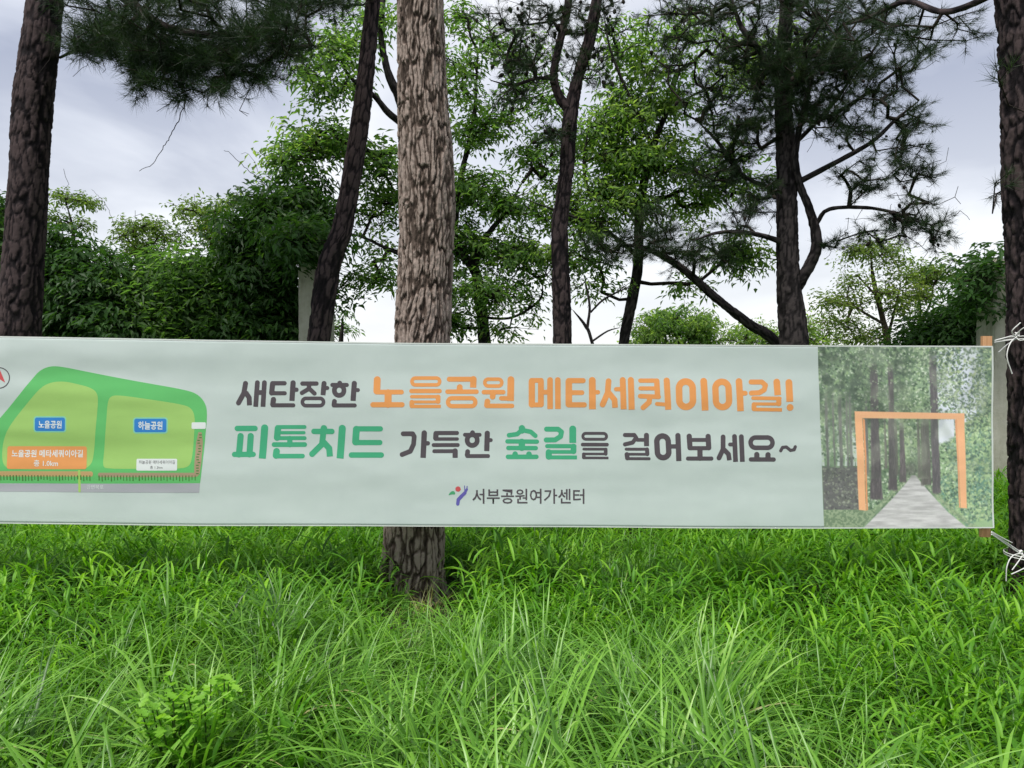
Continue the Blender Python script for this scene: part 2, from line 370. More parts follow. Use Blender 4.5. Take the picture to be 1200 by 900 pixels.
# strokes in 7.5x enlarged windows of the print: origin x, list of (points, width, butt end) or ring (a, b, rmid, width)
def S(*a): return a
A_, B_, C_, D_, E_ = 270, 425, 580, 715, 820
dark = [
 (A_, [([(132,145),(118,230),(72,316)],44,0),([(140,232),(165,270),(168,337)],44,1),([(236,138),(222,350)],42,1),([(298,138),(286,350)],42,1),([(236,225),(292,225)],42,0),
  ([(368,143),(475,143)],38,0),([(370,148),(362,228)],46,0),([(365,231),(477,231)],36,0),([(550,140),(540,298)],46,1),([(556,200),(580,200)],38,0),([(378,286),(372,330)],46,0),([(370,337),(552,337)],36,0),
  ([(632,146),(755,146)],38,0),([(692,150),(688,192),(628,228)],38,0),([(692,190),(738,233)],38,0),([(822,145),(813,248)],44,1),([(828,185),(850,185)],36,0),('o',(664,308),(786,308),32,32),
  ([(960,142),(960,158)],42,0),([(895,158),(1022,158)],36,0),('o',(955,203),(955,208),42,42),([(1088,145),(1078,298)],46,1),([(1094,203),(1121,203)],34,0),([(914,302),(910,334)],42,0),([(908,338),(1092,338)],36,0)]),
 (B_, [([(355,588),(438,588),(452,612),(446,680),(418,742),(345,771)],42,0),([(540,582),(530,800)],48,1),([(552,672),(572,672)],38,0),
  ([(640,582),(828,582)],36,0),([(643,588),(641,628)],46,0),([(640,635),(830,635)],30,0),([(622,688),(835,688)],34,0),([(628,742),(815,742)],34,0),([(812,740),(812,800)],46,1),
  ([(965,580),(965,598)],42,0),([(898,598),(1028,598)],34,0),('o',(962,642),(962,648),44,42),([(1095,585),(1090,742)],46,1),([(1098,645),(1126,645)],34,0),([(922,746),(918,775)],42,0),([(918,785),(1102,785)],34,0)]),
 (C_, [('o',(800,610),(955,610),26,26),([(772,683),(985,683)],32,0),([(782,723),(978,723)],24,0),([(974,725),(974,764)],32,0),([(784,765),(978,765)],22,0),([(782,768),(782,796)],32,0),([(782,800),(998,800)],22,1)]),
 (D_, [([(130,598),(212,598),(228,622),(196,664),(130,680)],36,0),([(238,640),(310,640)],32,0),([(318,600),(318,695)],44,1),([(140,722),(325,722)],26,0),([(322,724),(324,764)],36,0),([(145,766),(326,766)],24,0),([(146,768),(150,800)],40,0),([(145,805),(340,805)],26,0),
  ('o',(458,656),(462,745),50,48),([(534,697),(590,697)],38,0),([(593,602),(600,825)],46,1),
  ([(692,608),(698,708)],46,0),([(858,610),(862,708)],46,0),([(695,640),(860,640)],34,0),([(700,712),(862,712)],36,0),([(785,718),(785,800)],46,0),([(680,803),(885,803)],36,0)]),
 (E_, [([(202,614),(200,722),(164,798)],42,0),([(212,728),(248,765),(256,818)],42,1),([(302,610),(310,832)],42,1),([(262,680),(298,680)],34,0),([(362,612),(370,832)],42,1),
  ('o',(488,664),(590,664),45,40),([(497,768),(497,805)],46,0),([(595,770),(595,805)],46,0),([(445,811),(645,812)],38,0),([(706,735),(722,706),(756,702),(792,732),(824,726),(834,700)],28,0)])]
green = [
 (A_, [([(62,540),(215,540)],48,0),([(90,607),(76,768)],54,0),([(178,607),(168,768)],54,0),([(38,768),(200,768)],46,0),([(300,536),(280,805)],62,1),
  ([(410,528),(650,528)],34,0),([(416,540),(408,622)],56,0),([(412,578),(645,578)],28,0),([(408,626),(650,626)],34,0),([(520,630),(520,684)],46,0),([(382,683),(650,683)],42,0),([(404,742),(400,778)],58,0),([(395,784),(632,784)],40,0),
  ([(820,540),(820,570)],58,0),([(733,567),(890,567)],48,0),([(815,575),(803,680),(716,766)],52,0),([(822,668),(866,716),(872,788)],54,1),([(982,540),(962,805)],62,1),
  ([(1106,548),(1098,660)],60,0),([(1106,544),(1317,544)],46,0),([(1098,665),(1312,665)],46,0),([(1062,775),(1324,775)],48,0)]),
 (C_, [([(238,540),(238,560)],56,0),([(238,556),(196,592),(124,602)],40,0),([(240,556),(316,572),(356,606)],40,0),([(110,656),(370,658)],38,0),([(237,660),(237,712)],56,0),([(118,714),(360,715)],38,0),([(178,768),(178,788)],48,0),([(300,768),(300,788)],48,0),([(115,792),(365,792)],40,0),
  ([(455,548),(556,548),(586,572),(578,612),(530,642),(452,643)],44,0),([(685,546),(685,668)],60,1),([(460,697),(700,697)],36,0),([(692,700),(692,742)],50,0),([(470,748),(692,748)],32,0),([(474,752),(474,790)],54,0),([(474,796),(722,796)],34,1)])]
orange = [
 (B_, [([(127,112),(124,212)],60,0),([(122,221),(340,221)],42,0),([(223,228),(223,328)],62,0),([(90,332),(345,332)],46,0),
  ('o',(462,128),(645,128),30,32),([(427,212),(675,212)],38,0),([(430,261),(668,261)],30,0),([(662,264),(662,304)],42,0),([(432,308),(662,308)],26,0),([(432,310),(432,342)],42,0),([(430,347),(686,347)],30,1),
  ([(760,108),(975,108)],44,0),([(973,108),(970,182)],56,1),([(852,178),(852,210)],52,0),([(745,218),(1000,218)],40,0),('o',(784,310),(955,310),35,38),
  ('o',(1103,138),(1193,138),30,32),([(1065,222),(1236,222)],40,0),([(1146,225),(1142,262)],50,0),([(1303,112),(1300,300)],60,1),([(1218,276),(1292,278)],40,0),([(1096,304),(1092,338)],50,0),([(1092,343),(1313,343)],40,0)]),
 (C_, [([(325,128),(325,330)],56,0),([(405,128),(405,330)],52,0),([(322,118),(408,118)],42,0),([(322,334),(408,334)],42,0),([(485,115),(486,370)],50,1),([(410,222),(480,222)],42,0),([(553,115),(555,370)],50,1),
  ([(650,128),(650,328)],58,0),([(648,120),(775,120)],46,0),([(650,226),(765,226)],42,0),([(648,333),(785,333)],46,0),([(855,118),(857,372)],60,1),([(872,222),(905,222)],38,0),
  ([(998,125),(990,226),(946,330)],50,0),([(1006,234),(1050,288),(1055,358)],50,1),([(1122,115),(1130,372)],52,1),([(1064,195),(1118,195)],38,0),([(1193,115),(1200,375)],54,1)]),
 (D_, [([(264,120),(410,120)],38,0),([(264,188),(410,188)],36,0),([(262,256),(424,262)],40,0),([(408,124),(414,252)],48,0),([(345,262),(340,310),(288,356)],46,0),([(495,120),(508,375)],54,1),([(408,324),(492,330)],34,0),
  ('o',(662,188),(664,290),60,58),([(820,126),(832,382)],60,1)]),
 (E_, [('o',(192,188),(196,294),58,56),([(342,128),(355,388)],58,1),([(366,230),(396,230)],42,0),
  ([(448,132),(542,132),(574,160),(562,200),(518,226),(450,229)],44,0),([(672,132),(680,248)],58,1),([(464,273),(698,276)],32,0),([(688,280),(690,322)],44,0),([(472,324),(690,326)],28,0),([(472,330),(472,366)],42,0),([(472,372),(718,376)],32,1),
  ([(778,137),(785,305)],60,1),([(788,355),(788,355.01)],60,0)])]
def letters(name, sets, mat_, part_label):
    for oy0, oy1 in ((430, 484), (490, 546)):
        items = []
        for ox, ss in sets:
            for s in ss:
                if s[0] == 'o': pts = [s[1], s[2]]
                else: pts = s[0]
                if ((oy0 - 430) * 7.5 <= pts[0][1] < (oy1 - 430) * 7.5): items.append((ox, s))
        if not items: continue
        ext = lambda it: (it[0] + min(p[0] for p in (it[1][0] if it[1][0] != 'o' else it[1][1:3])) / 7.5 - 3, it[0] + max(p[0] for p in (it[1][0] if it[1][0] != 'o' else it[1][1:3])) / 7.5 + 3)
        items.sort(key=ext); words = [[items[0]]]; xr = ext(items[0])[1]
        for it in items[1:]:
            if ext(it)[0] > xr + 5.5: words.append([])
            words[-1].append(it); xr = max(xr, ext(it)[1])
        for wd in words: word(name, wd, oy0, oy1, mat_, part_label)
def word(name, items, oy0, oy1, mat_, part_label):
    if 1:
        x0 = min(ox + min(p[0] for p in (s[0] if s[0] != 'o' else s[1:3])) / 7.5 for ox, s in items) - 12
        x1 = max(ox + max(p[0] for p in (s[0] if s[0] != 'o' else s[1:3])) / 7.5 for ox, s in items) + 12
        def fn(X, Y):
            D = np.full(X.shape, 50.0)
            for ox, s in items:
                if s[0] == 'o':
                    P = [(ox + p[0] / 7.5, 430 + p[1] / 7.5) for p in s[1:3]]
                    cx = np.nonzero((X[0] > min(p[0] for p in P) - 16) & (X[0] < max(p[0] for p in P) + 16))[0]; sl = slice(cx[0], cx[-1] + 1)
                    D[:, sl] = np.minimum(D[:, sl], np.abs(seg_sdf(X[:, sl], Y[:, sl], P[0], P[1], 0) - s[3] / 7.5) - s[4] / 15)
                else:
                    P = [(ox + p[0] / 7.5, 430 + p[1] / 7.5) for p in s[0]]; n = len(P)
                    cx = np.nonzero((X[0] > min(p[0] for p in P) - 8) & (X[0] < max(p[0] for p in P) + 8))[0]; sl = slice(cx[0], cx[-1] + 1)
                    for k in range(n - 1):
                        D[:, sl] = np.minimum(D[:, sl], seg_sdf(X[:, sl], Y[:, sl], P[k], P[k + 1], s[1] / 15, (False, bool(s[2]) and k == n - 2)))
            return D
        o = decal(name, (x0, oy0, x1, oy1), 0.5, fn, 0.0012, mat_); o['label'] = part_label
letters('lettering', dark, prn('dark', (92, 84, 90), 0.95), 'dark grey rounded lettering')
letters('lettering', orange, prn('orange', (232, 156, 92), 1.1), 'orange rounded lettering')
letters('lettering', green, prn('green', (72, 170, 128), 1.1), 'green rounded lettering')

def text_print(body, x0, yb, x1, h, mat_, name='lettering', off=0.0022, bold=0.0, label=None):
    """small print set with the built-in font, fitted between x0 and x1 with the baseline at yb"""
    c = bpy.data.curves.new('t', 'FONT'); c.body = body; c.resolution_u = 2; c.offset = bold
    o = bpy.data.objects.new('t', c); COL.objects.link(o); dg = bpy.context.evaluated_depsgraph_get(); dg.update()
    me = bpy.data.meshes.new_from_object(o.evaluated_get(dg)); n = len(me.vertices)
    V = np.zeros(n * 3, np.float32); me.vertices.foreach_get('co', V); V = V.reshape(-1, 3)
    bpy.data.objects.remove(o); bpy.data.curves.remove(c)
    lo, hi = V.min(0), V.max(0)
    X = x0 + (V[:, 0] - lo[0]) / (hi[0] - lo[0]) * (x1 - x0); Y = yb - (V[:, 1] - lo[1]) / (hi[1] - lo[1]) * h
    me.vertices.foreach_set('co', bpos(X, Y, np.full(n, off * .4)).astype(np.float32).ravel())
    me.materials.clear(); me.materials.append(mat_); me.name = name
    o = obj(name, me, banner)
    if label: o['label'] = label
    return o
text_print('서부공원여가센터', 553.5, 590.6, 685, 17.5, prn('dark', (0, 0, 0)), bold=0.012, label='small dark grey lettering at the bottom of the banner')
# logo: leaning figure of a violet ribbon, red head and green leaf
def lg(px, py): return 500 + px / 6, 555 + py / 6
decal('logo_ribbon', (530, 566, 551, 595), 0.35, lambda X, Y: np.minimum.reduce([seg_sdf(X, Y, lg(*a), lg(*b_), r) for a, b_, r in
      (((218, 215), (222, 185), 2.0), ((222, 185), (245, 160), 2.1), ((245, 160), (268, 138), 2.0), ((268, 138), (282, 112), 1.4), ((282, 112), (284, 92), 0.6), ((268, 138), (266, 88), 0.5))]), 0.0014, prn('violet', (108, 102, 182)))
decal('logo_head', (531, 568, 543, 580), 0.35, lambda X, Y: np.hypot(X - lg(220, 110)[0], Y - lg(0, 110)[1]) - 3.1, 0.0014, prn('red', (214, 92, 96)))
decal('logo_leaf', (523, 573, 535, 584), 0.35, lambda X, Y: poly_sdf(X, Y, chaikin([lg(148, 158), lg(168, 128), (lg(190, 122)), lg(202, 140), lg(196, 150), lg(176, 146)], 2)), 0.0014, prn('leafgreen', (84, 170, 120)))

# ---- the printed map, in 3.913x enlarged coordinates from (0, 390)
K = 3.913
def mp(P): return [(x / K, 390 + y / K) for x, y in P]
def mpoly(name, P, off, m, cell=0.7, sm=2, lab=None):
    Q = chaikin(mp(P), sm) if sm else np.array(mp(P)); x0, y0 = Q.min(0) - 1; x1, y1 = Q.max(0) + 1
    return decal(name, (x0, y0, x1, y1), cell, lambda X, Y: poly_sdf(X, Y, Q), off, m)
def mrect(name, x0, y0, x1, y1, r, off, m, cell=0.6):
    return decal(name, (x0 / K - 1, 389 + y0 / K, x1 / K + 1, 391 + y1 / K), cell, lambda X, Y: rrect(X, Y, x0 / K, 390 + y0 / K, x1 / K, 390 + y1 / K, r / K), off, m)
mpoly('printed_map_park', [(-310, 690), (-310, 640), (-190, 560), (-60, 470), (0, 392), (75, 305), (150, 212), (185, 172), (235, 152), (290, 155), (420, 182), (640, 224), (860, 262), (915, 285), (948, 330), (952, 385), (944, 470), (936, 560), (928, 640), (921, 691), (920, 691), (600, 690), (0, 690)], 0.0010, prn('map_green', (104, 190, 112), 1.1))
mpoly('printed_map_field', [(240, 226), (300, 222), (360, 235), (420, 250), (452, 272), (458, 310), (445, 440), (434, 560), (425, 600), (395, 625), (300, 626), (60, 626), (20, 612), (8, 560), (18, 480), (60, 405), (130, 320), (195, 248)], 0.0014, prn('map_lime', (160, 198, 112), 1.12))
mpoly('printed_map_field', [(515, 288), (560, 286), (700, 306), (850, 330), (885, 350), (898, 395), (892, 480), (885, 580), (872, 612), (830, 622), (650, 622), (500, 622), (476, 612), (482, 540), (495, 400), (500, 320)], 0.0014, PR['map_lime'])
mpoly('printed_map_field', [(-290, 625), (-170, 570), (-60, 500), (-25, 520), (-30, 600), (-60, 622)], 0.0014, PR['map_lime'])
mpoly('printed_map_road', [(-310, 694), (920, 688), (917, 732), (-310, 726)], 0.0014, prn('map_grey', (178, 178, 186), 1.05), sm=0)
mrect('printed_map_path', -300, 634, 432, 658, 10, 0.0014, prn('map_path', (205, 170, 120), 1.0))
mrect('printed_map_path', 455, 640, 905, 660, 8, 0.0014, prn('map_trail', (178, 155, 128), 1.0))
mpoly('printed_map_path', [(905, 455), (935, 455), (925, 640), (905, 662), (893, 650)], 0.0018, PR['map_trail'], sm=1)
mrect('printed_map_path', 363, 628, 374, 730, 4, 0.0019, prn('map_line', (170, 205, 110), 1.1))
tick = MB()
g2 = random.Random(3)
for k in range(86):
    x = -295 + k * 14.2
    if 425 < x < 450 or x > 910: continue
    h = g2.uniform(14, 24); x0, x1, y0, y1 = x / K, (x + g2.uniform(3.5, 6)) / K, 390 + 652 / K, 390 + (656 + h) / K
    tick.add(bpos([x0, x1, x1, x0], [y0, y0, y1, y1], np.full(4, 0.00085)), [[3, 2, 1, 0]])
for k in range(15):
    y = 465 + k * 12.6; xo = 908 + g2.uniform(-2, 10) - k * 0.5
    tick.add(bpos(np.array([xo, xo + 12, xo + 12, xo]) / K, 390 + np.array([y, y, y + 5, y + 5]) / K, np.full(4, 0.00085)), [[3, 2, 1, 0]])
tk = obj('printed_map_tree_marks', tick.mesh('printed_map_tree_marks', prn('map_tick', (88, 138, 72), 0.9), False), banner); tk['kind'] = 'stuff'
white = prn('white', (232, 236, 236), 1.0)
for x0, y0, x1, y1 in ((163, 388, 303, 450), (622, 393, 768, 455)):
    mrect('printed_label_border', x0 - 6, y0 - 6, x1 + 6, y1 + 6, 14, 0.0018, prn('map_halo', (140, 208, 180), 1.05))
    mrect('printed_label', x0, y0, x1, y1, 10, 0.0022, prn('blue', (58, 132, 205), 1.05))
mrect('printed_label', 34, 520, 402, 624, 10, 0.0022, prn('label_orange', (232, 158, 96), 1.05))
mrect('printed_label', 632, 576, 818, 630, 6, 0.0022, white)
mrect('printed_label', 882, 410, 946, 440, 5, 0.0024, white)
def mtext(s, x0, yb, x1, h, m, b=0.02): text_print(s, x0 / K, 390 + yb / K, x1 / K, h / K, m, off=0.0030, bold=b)
mtext('노을공원', 180, 438, 288, 36, white); mtext('하늘공원', 640, 443, 750, 38, white)
mtext('노을공원 메타세쿼이아길', 55, 570, 384, 34, white); mtext('총 1.0km', 158, 612, 270, 30, white, 0.012)
mtext('하늘공원 메타세쿼이아길', 643, 600, 808, 17, prn('dark', (0, 0, 0)), 0.0); mtext('총 1.3km', 695, 622, 752, 14, PR['dark'], 0.0)
mtext('강변북로', 402, 716, 480, 20, white, 0.0)
cx0, cy0 = -2 / K, 390 + 207 / K
decal('compass_ring', (cx0 - 14, cy0 - 14, cx0 + 14, cy0 + 14), 0.4, lambda X, Y: np.abs(np.hypot(X - cx0, Y - cy0) - 12) - 0.55, 0.0014, PR['dark'])
decal('compass_arrow', (cx0 - 12, cy0 - 14, cx0 + 12, cy0 + 10), 0.4, lambda X, Y: poly_sdf(X, Y, [(cx0, cy0 - 11), (cx0 + 7.3, cy0 + 5.6), (cx0, cy0 + 1), (cx0 - 7.3, cy0 + 5.6)]), 0.0014, PR['red'])

# ---- the printed photograph of the tree lane: painted point by point as flat print
def lane_print():
    x0, x1, y0, y1 = 957.5, 1164.0, 405.6, 617.6
    sc_ = 2.0; W_, H_ = int((x1 - x0) * sc_), int((y1 - y0) * sc_)
    px = np.linspace(x0, x1, W_); py = np.linspace(0, 1, H_)
    X, T = np.meshgrid(px, py); Y = 405.6 + T * 212
    g = np.random.default_rng(5)
    def f(sx, sy, s, o=4): return fbm(np.stack([X / sx, Y / sy], -1), o, s)
    img = np.zeros((H_, W_, 3)); 
    def mixc(mask, c): img[:] = img * (1 - mask[..., None]) + np.array(c) * mask[..., None]
    n1, n2, n3 = f(14, 12, 1), f(5, 4, 2), f(2.2, 2.0, 3, 2)
    img[:] = np.array([120, 146, 112]) / 255
    mixc(smooth(.35, .65, n1), np.array([86, 112, 84]) / 255)
    # bright glow towards the middle and sky at the right
    glow = np.exp(-((X - 1050) / 38) ** 2 - ((Y - 500) / 42) ** 2); mixc(glow * .7 * smooth(.3, .6, n2), np.array([160, 186, 118]) / 255)
    skym = smooth(0, 1, np.clip(1.15 - np.hypot((X - 1122) / 34, (Y - 450) / 62), 0, 1) * 2.6) * (Y < 522)
    mixc(skym, np.array([196, 202, 216]) / 255)
    left = (X < 1002) & (Y > 490) & (Y < 545); mixc(left * smooth(.45, .6, f(3, 40, 8, 2)) * .7, np.array([198, 204, 204]) / 255)
    # embankment with bushes at the right
    bank = smooth(-3, 3, Y - (520 - (X - 1098) * 0.62 - 10 * (n1 - .5) * 2)) * (X > 1095) * (X < 1170)
    mixc(bank, np.array([132, 164, 116]) / 255)
    mixc(bank * smooth(.5, .6, n1) * smooth(520, 540, Y), np.array([84, 128, 112]) / 255)
    def dabs(n, fx, fy, col, rr, al, keep=None):
        for _ in range(n):
            cx, cy = fx(), fy()
            if keep and not keep(cx, cy): continue
            r1 = g.uniform(*rr); r2 = r1 * g.uniform(.4, .9); c = np.array(col[g.integers(len(col))]) + g.normal(0, 9)
            ix = int((cx - x0) * sc_); iy = int((cy - 405.6) / 212 * H_); k = int(r1 * sc_) + 2
            a0, a1, b0, b1 = max(0, ix - k), min(W_, ix + k), max(0, iy - k), min(H_, iy + k)
            if a0 >= a1 or b0 >= b1: continue
            xx, yy = X[b0:b1, a0:a1] - cx, Y[b0:b1, a0:a1] - cy; t = g.uniform(0, 3.14)
            u, v = xx * math.cos(t) + yy * math.sin(t), -xx * math.sin(t) + yy * math.cos(t)
            m = np.clip(1.4 - np.hypot(u / r1, v / r2) * 1.2, 0, 1)[..., None] * al
            img[b0:b1, a0:a1] = img[b0:b1, a0:a1] * (1 - m) + c / 255 * m
    U = g.uniform
    dabs(6500, lambda: U(957, 1125), lambda: 405 + 190 * U(0, 1) ** 1.2, [(80, 106, 78), (100, 130, 90), (128, 158, 104), (150, 178, 128), (66, 86, 70), (196, 206, 182), (58, 78, 60)], (.7, 2.7), .8, lambda x, y: not (x < 1005 and y > 540))
    dabs(260, lambda: U(957, 1060), lambda: U(405, 500), [(60, 74, 64), (70, 84, 70)], (3, 8), .45)
    dabs(2600, lambda: 1138 + 26 * g.normal(), lambda: U(405, 505), [(84, 108, 86), (100, 128, 92), (140, 162, 110), (72, 92, 82), (168, 184, 132), (60, 80, 68)], (.7, 2.6), .8, lambda x, y: x > 1098 and (x > 1150 - (y - 405) * .25 or g.random() < .55) and not (1100 < x < 1122 and 475 < y < 515))
    dabs(2600, lambda: U(1098, 1164), lambda: U(500, 610), [(96, 136, 112), (128, 160, 108), (156, 182, 124), (84, 108, 92), (122, 152, 130), (170, 192, 140), (66, 92, 78)], (.7, 2.8), .8, lambda x, y: y > 520 - (x - 1098) * .6 and y > 560 - (1126 - x) * 0.2 or x > 1108 and y > 518 - (x - 1098) * .6)
    # path to the vanishing point
    vx, vy = 1066.5, 556; t = np.clip((Y - vy) / (617 - vy), 0, 1)
    lft = vx - 2 - t ** 1.15 * 58; rgt = vx + 3 + t ** 1.1 * 56 + (Y > 600) * (Y - 600) * .25
    path = smooth(-1.2, 1.2, X - lft) * smooth(-1.2, 1.2, rgt - X) * (Y > vy)
    pc = np.array([176, 172, 174]) / 255 + ((f(16, 2.2, 21) - .5) * .24)[..., None]
    img[:] = img * (1 - path[..., None]) + pc * path[..., None]
    # verges
    for sgn, ed in ((-1, lft), (1, rgt)):
        vm = smooth(7 * t + 2, 0, np.abs(X - ed - sgn * (3 + 6 * t))) * (Y > vy); mixc(vm * .8, np.array([118, 138, 104]) / 255)
        mixc(vm * smooth(.5, .6, n3) * .8, np.array([150, 166, 128]) / 255)
    # hedge at the lower left
    hd = smooth(-1.5, 1.5, X - 958) * smooth(1.5, -1.5, X - 1001) * smooth(-2, 2, Y - 547 - 3 * (n2 - .5)) * smooth(2, -2, Y - 600)
    mixc(hd, np.array([88, 88, 88]) / 255); dabs(500, lambda: U(959, 1000), lambda: U(546, 601), [(70, 72, 72), (96, 98, 92), (120, 126, 108), (84, 80, 84), (140, 146, 128)], (.8, 2.6), .7)
    gr = (X < 1020) & (Y > 597) & (X < lft - 2); mixc(gr * 1.0, np.array([128, 146, 112]) / 255); mixc(gr * smooth(.45, .6, n3), np.array([98, 120, 90]) / 255)
    # trunks
    def trunk(xc, w0, w1, yt, yb, c, lean=0):
        tt = (Y - yt) / (yb - yt); hw = w0 + (w1 - w0) * np.clip(tt, 0, 1) ** 2.5 + 1.2 * (f(3, 7, int(xc)) - .5); xx = xc + lean * (1 - tt)
        m = smooth(1, -1, np.abs(X - xx) - hw) * smooth(yt - 4, yt + 26, Y) * smooth(2, -2, Y - yb - 2 * (n3 - .5)); mixc(m, np.array(c) / 255)
        mixc(m * smooth(.5, .75, f(1.2, 7, 40 + int(xc))) * .35, np.array([128, 118, 120]) / 255)
    for xc, w_, yb in ((965, 1.6, 548), (973, 1, 545), (981, 2.0, 548), (989, 1.2, 549), (993, 1.6, 549), (1012, 1.5, 556)): trunk(xc, w_, w_, 455, yb, (92, 94, 92))
    for xc, w_, yb in ((1034, 1, 548), (1039, 1, 545), (1047, 1.2, 556), (1086, 1, 545), (1074, 1.5, 560), (1079, 2.2, 568)): trunk(xc, w_, w_ + 1, 480, yb, (92, 92, 84))
    mixc(np.exp(-((X - 1064) / 9) ** 2 - ((Y - 549) / 9) ** 2) * .85 * (Y < 562), np.array([70, 70, 68]) / 255)
    trunk(1054, 2.6, 4.6, 485, 564, (86, 80, 82)); trunk(1083, 3.2, 5.5, 476, 568, (88, 86, 82)); trunk(1042, 3.0, 5.4, 420, 574, (78, 72, 76), 0); trunk(1094.5, 4.4, 5.2, 408, 578, (84, 80, 84), -2); trunk(1022, 4.4, 7.6, 420, 585, (78, 72, 76), 0)
    # branches and leaves over the trunk tops
    dabs(500, lambda: U(1000, 1110), lambda: U(405, 480), [(84, 110, 80), (110, 140, 94), (140, 166, 120), (70, 88, 72), (180, 194, 160)], (.7, 2.3), .6)
    mixc(smooth(1, -1, np.abs(X - 1108) - 9.5) * smooth(490, 492, Y) * smooth(3, -3, Y - 516 + (X - 1108) * .35 + 8 * (n2 - .5)), np.array([200, 204, 216]) / 255)
    mixc(smooth(.42, .62, f(22, 26, 77, 2)) * .22 * (Y < 560), np.array([70, 84, 70]) / 255); mixc(smooth(.5, .7, f(18, 22, 78, 2)) * .18 * (Y < 560), np.array([190, 200, 170]) / 255)
    gm = img.mean(-1, keepdims=True); img[:] = gm + (img - gm) * .82
    # orange frame standing on the path
    def quad(P, c): mixc(smooth(.5, -.5, poly_sdf(X, Y, P)), np.array(c) / 255)
    quad([(998.5, 481.5), (1007.5, 482), (1009, 598), (1000.5, 597)], (216, 158, 116)); quad([(1008, 489), (1010.5, 491), (1011.5, 597), (1009.5, 598)], (196, 132, 92))
    quad([(1120, 484.5), (1129.8, 484), (1131.6, 595.5), (1124, 595)], (218, 160, 118)); quad([(1118.6, 491), (1120.8, 490), (1123.6, 595), (1122, 594.5)], (206, 142, 104))
    quad([(998.5, 481), (1130, 483.5), (1129.8, 490.5), (999, 489)], (216, 160, 120))
    img[:] = img * .93 + .065 + (g.random((H_, W_, 1)) - .5) * .03
    lin = np.where(img > .04045, ((np.clip(img, 0, 1) + .055) / 1.055) ** 2.4, img / 12.92) * 1.36
    PYt = top_y(X) + 1.8; PYb = bot_y(X) - 1.2; YY = PYt * (1 - T) + PYb * T
    XX = X + (1 - (X - x0) / (x1 - x0)) * (np.where(T > 0, T, 0) * 8.0 - 0.5)      # the print's left edge leans a little
    XX = np.minimum(XX, 1162.6)
    V = bpos(XX, YY, np.full(X.shape, 0.0005)).reshape(-1, 3)
    i = np.arange(H_ - 1)[:, None] * W_ + np.arange(W_ - 1)[None]; F = np.stack([i, i + W_, i + W_ + 1, i + 1], -1).reshape(-1, 4)
    m, nt, b = mat('lane_photograph_print', 0.55, spec=0.3); n = N(nt, 'ShaderNodeVertexColor', layer_name='print'); L(nt, n.outputs[0], b.inputs['Base Color'])
    me = mesh_np('printed_photograph', V, F, m); a = me.color_attributes.new('print', 'FLOAT_COLOR', 'POINT')
    a.data.foreach_set('color', np.concatenate([lin.reshape(-1, 3), np.ones((W_ * H_, 1))], 1).astype(np.float32).ravel())
    o = obj('printed_photograph', me, banner); o['label'] = 'printed photograph of a tree-lined lane with an orange frame'
lane_print()
# hems
hem = MB(); HX = np.linspace(BL, BR, 260)
for yy, w_ in ((top_y(HX) + .7, .8), (bot_y(HX) - .6, .7)):
    V = np.concatenate([bpos(HX, yy - w_, np.full(260, .0009)), bpos(HX, yy + w_, np.full(260, .0009))]); i = np.arange(259)
    hem.add(V, np.stack([i, i + 260, i + 261, i + 1], 1))
ty = np.linspace(406.5, 618, 40); V = np.concatenate([bpos(np.full(40, 1162.7), ty, np.full(40, .0012)), bpos(np.full(40, 1164.6), ty, np.full(40, .0012))]); i = np.arange(39)
hem.add(V, np.stack([i, i + 1, i + 41, i + 40], 1))
obj('hem', hem.mesh('hem', cloth_mat('pale_hem', (0.66, 0.69, 0.66)), False), banner)
# wooden battens at both ends
mw, nt, b = mat('batten_wood', 0.65, spec=0.25)
tcn = N(nt, 'ShaderNodeTexCoord'); mpn = N(nt, 'ShaderNodeMapping'); mpn.inputs['Scale'].default_value = (60, 60, 3); L(nt, tcn.outputs['Object'], mpn.inputs[0])
L(nt, ramp(nt, [(0.3, (0.45, 0.22, 0.10)), (0.7, (0.66, 0.38, 0.20))], noise(nt, 1, 4, .6, mpn.outputs[0])), b.inputs['Base Color'])
for (xa, ya), (xb, yb_) in (((1162.5, 393.5), (1158.5, 630.5)), ((-209, 380), (-209, 622))):
    A, Bp = bpos(xa, ya, np.array(-0.034)), bpos(xb, yb_, np.array(-0.034)); m = MB(); q = Vector(A - Bp).to_track_quat('Z', 'Y')
    rotq = Matrix(((bdir.x, bnrm.x, 0), (bdir.y, bnrm.y, 0), (0, 0, 1))).to_quaternion()
    nseg = 2; P = (A + Bp) / 2; h = np.linalg.norm(A - Bp); tilt = Vector((A - Bp)).normalized()
    X1 = bdir; Z1 = tilt; Y1 = Z1.cross(X1).normalized(); X1 = Y1.cross(Z1)
    Rm = Matrix((X1, Y1, Z1)).transposed()
    w2, d2, c2 = 0.024, 0.012, 0.003
    prof = [(-w2 + c2, -d2), (w2 - c2, -d2), (w2, -d2 + c2), (w2, d2 - c2), (w2 - c2, d2), (-w2 + c2, d2), (-w2, d2 - c2), (-w2, -d2 + c2)]
    V = np.array([[x, y, z] for z in (-h / 2, h / 2) for x, y in prof]) @ np.array(Rm).T + P
    k = np.arange(8); m.add(V, np.stack([k, (k + 1) % 8, (k + 1) % 8 + 8, k + 8], 1)); m.add(V[:8][::-1], [list(range(8))]); m.add(V[8:], [list(range(8))])
    obj('batten', m.mesh('batten', mw, False), banner)

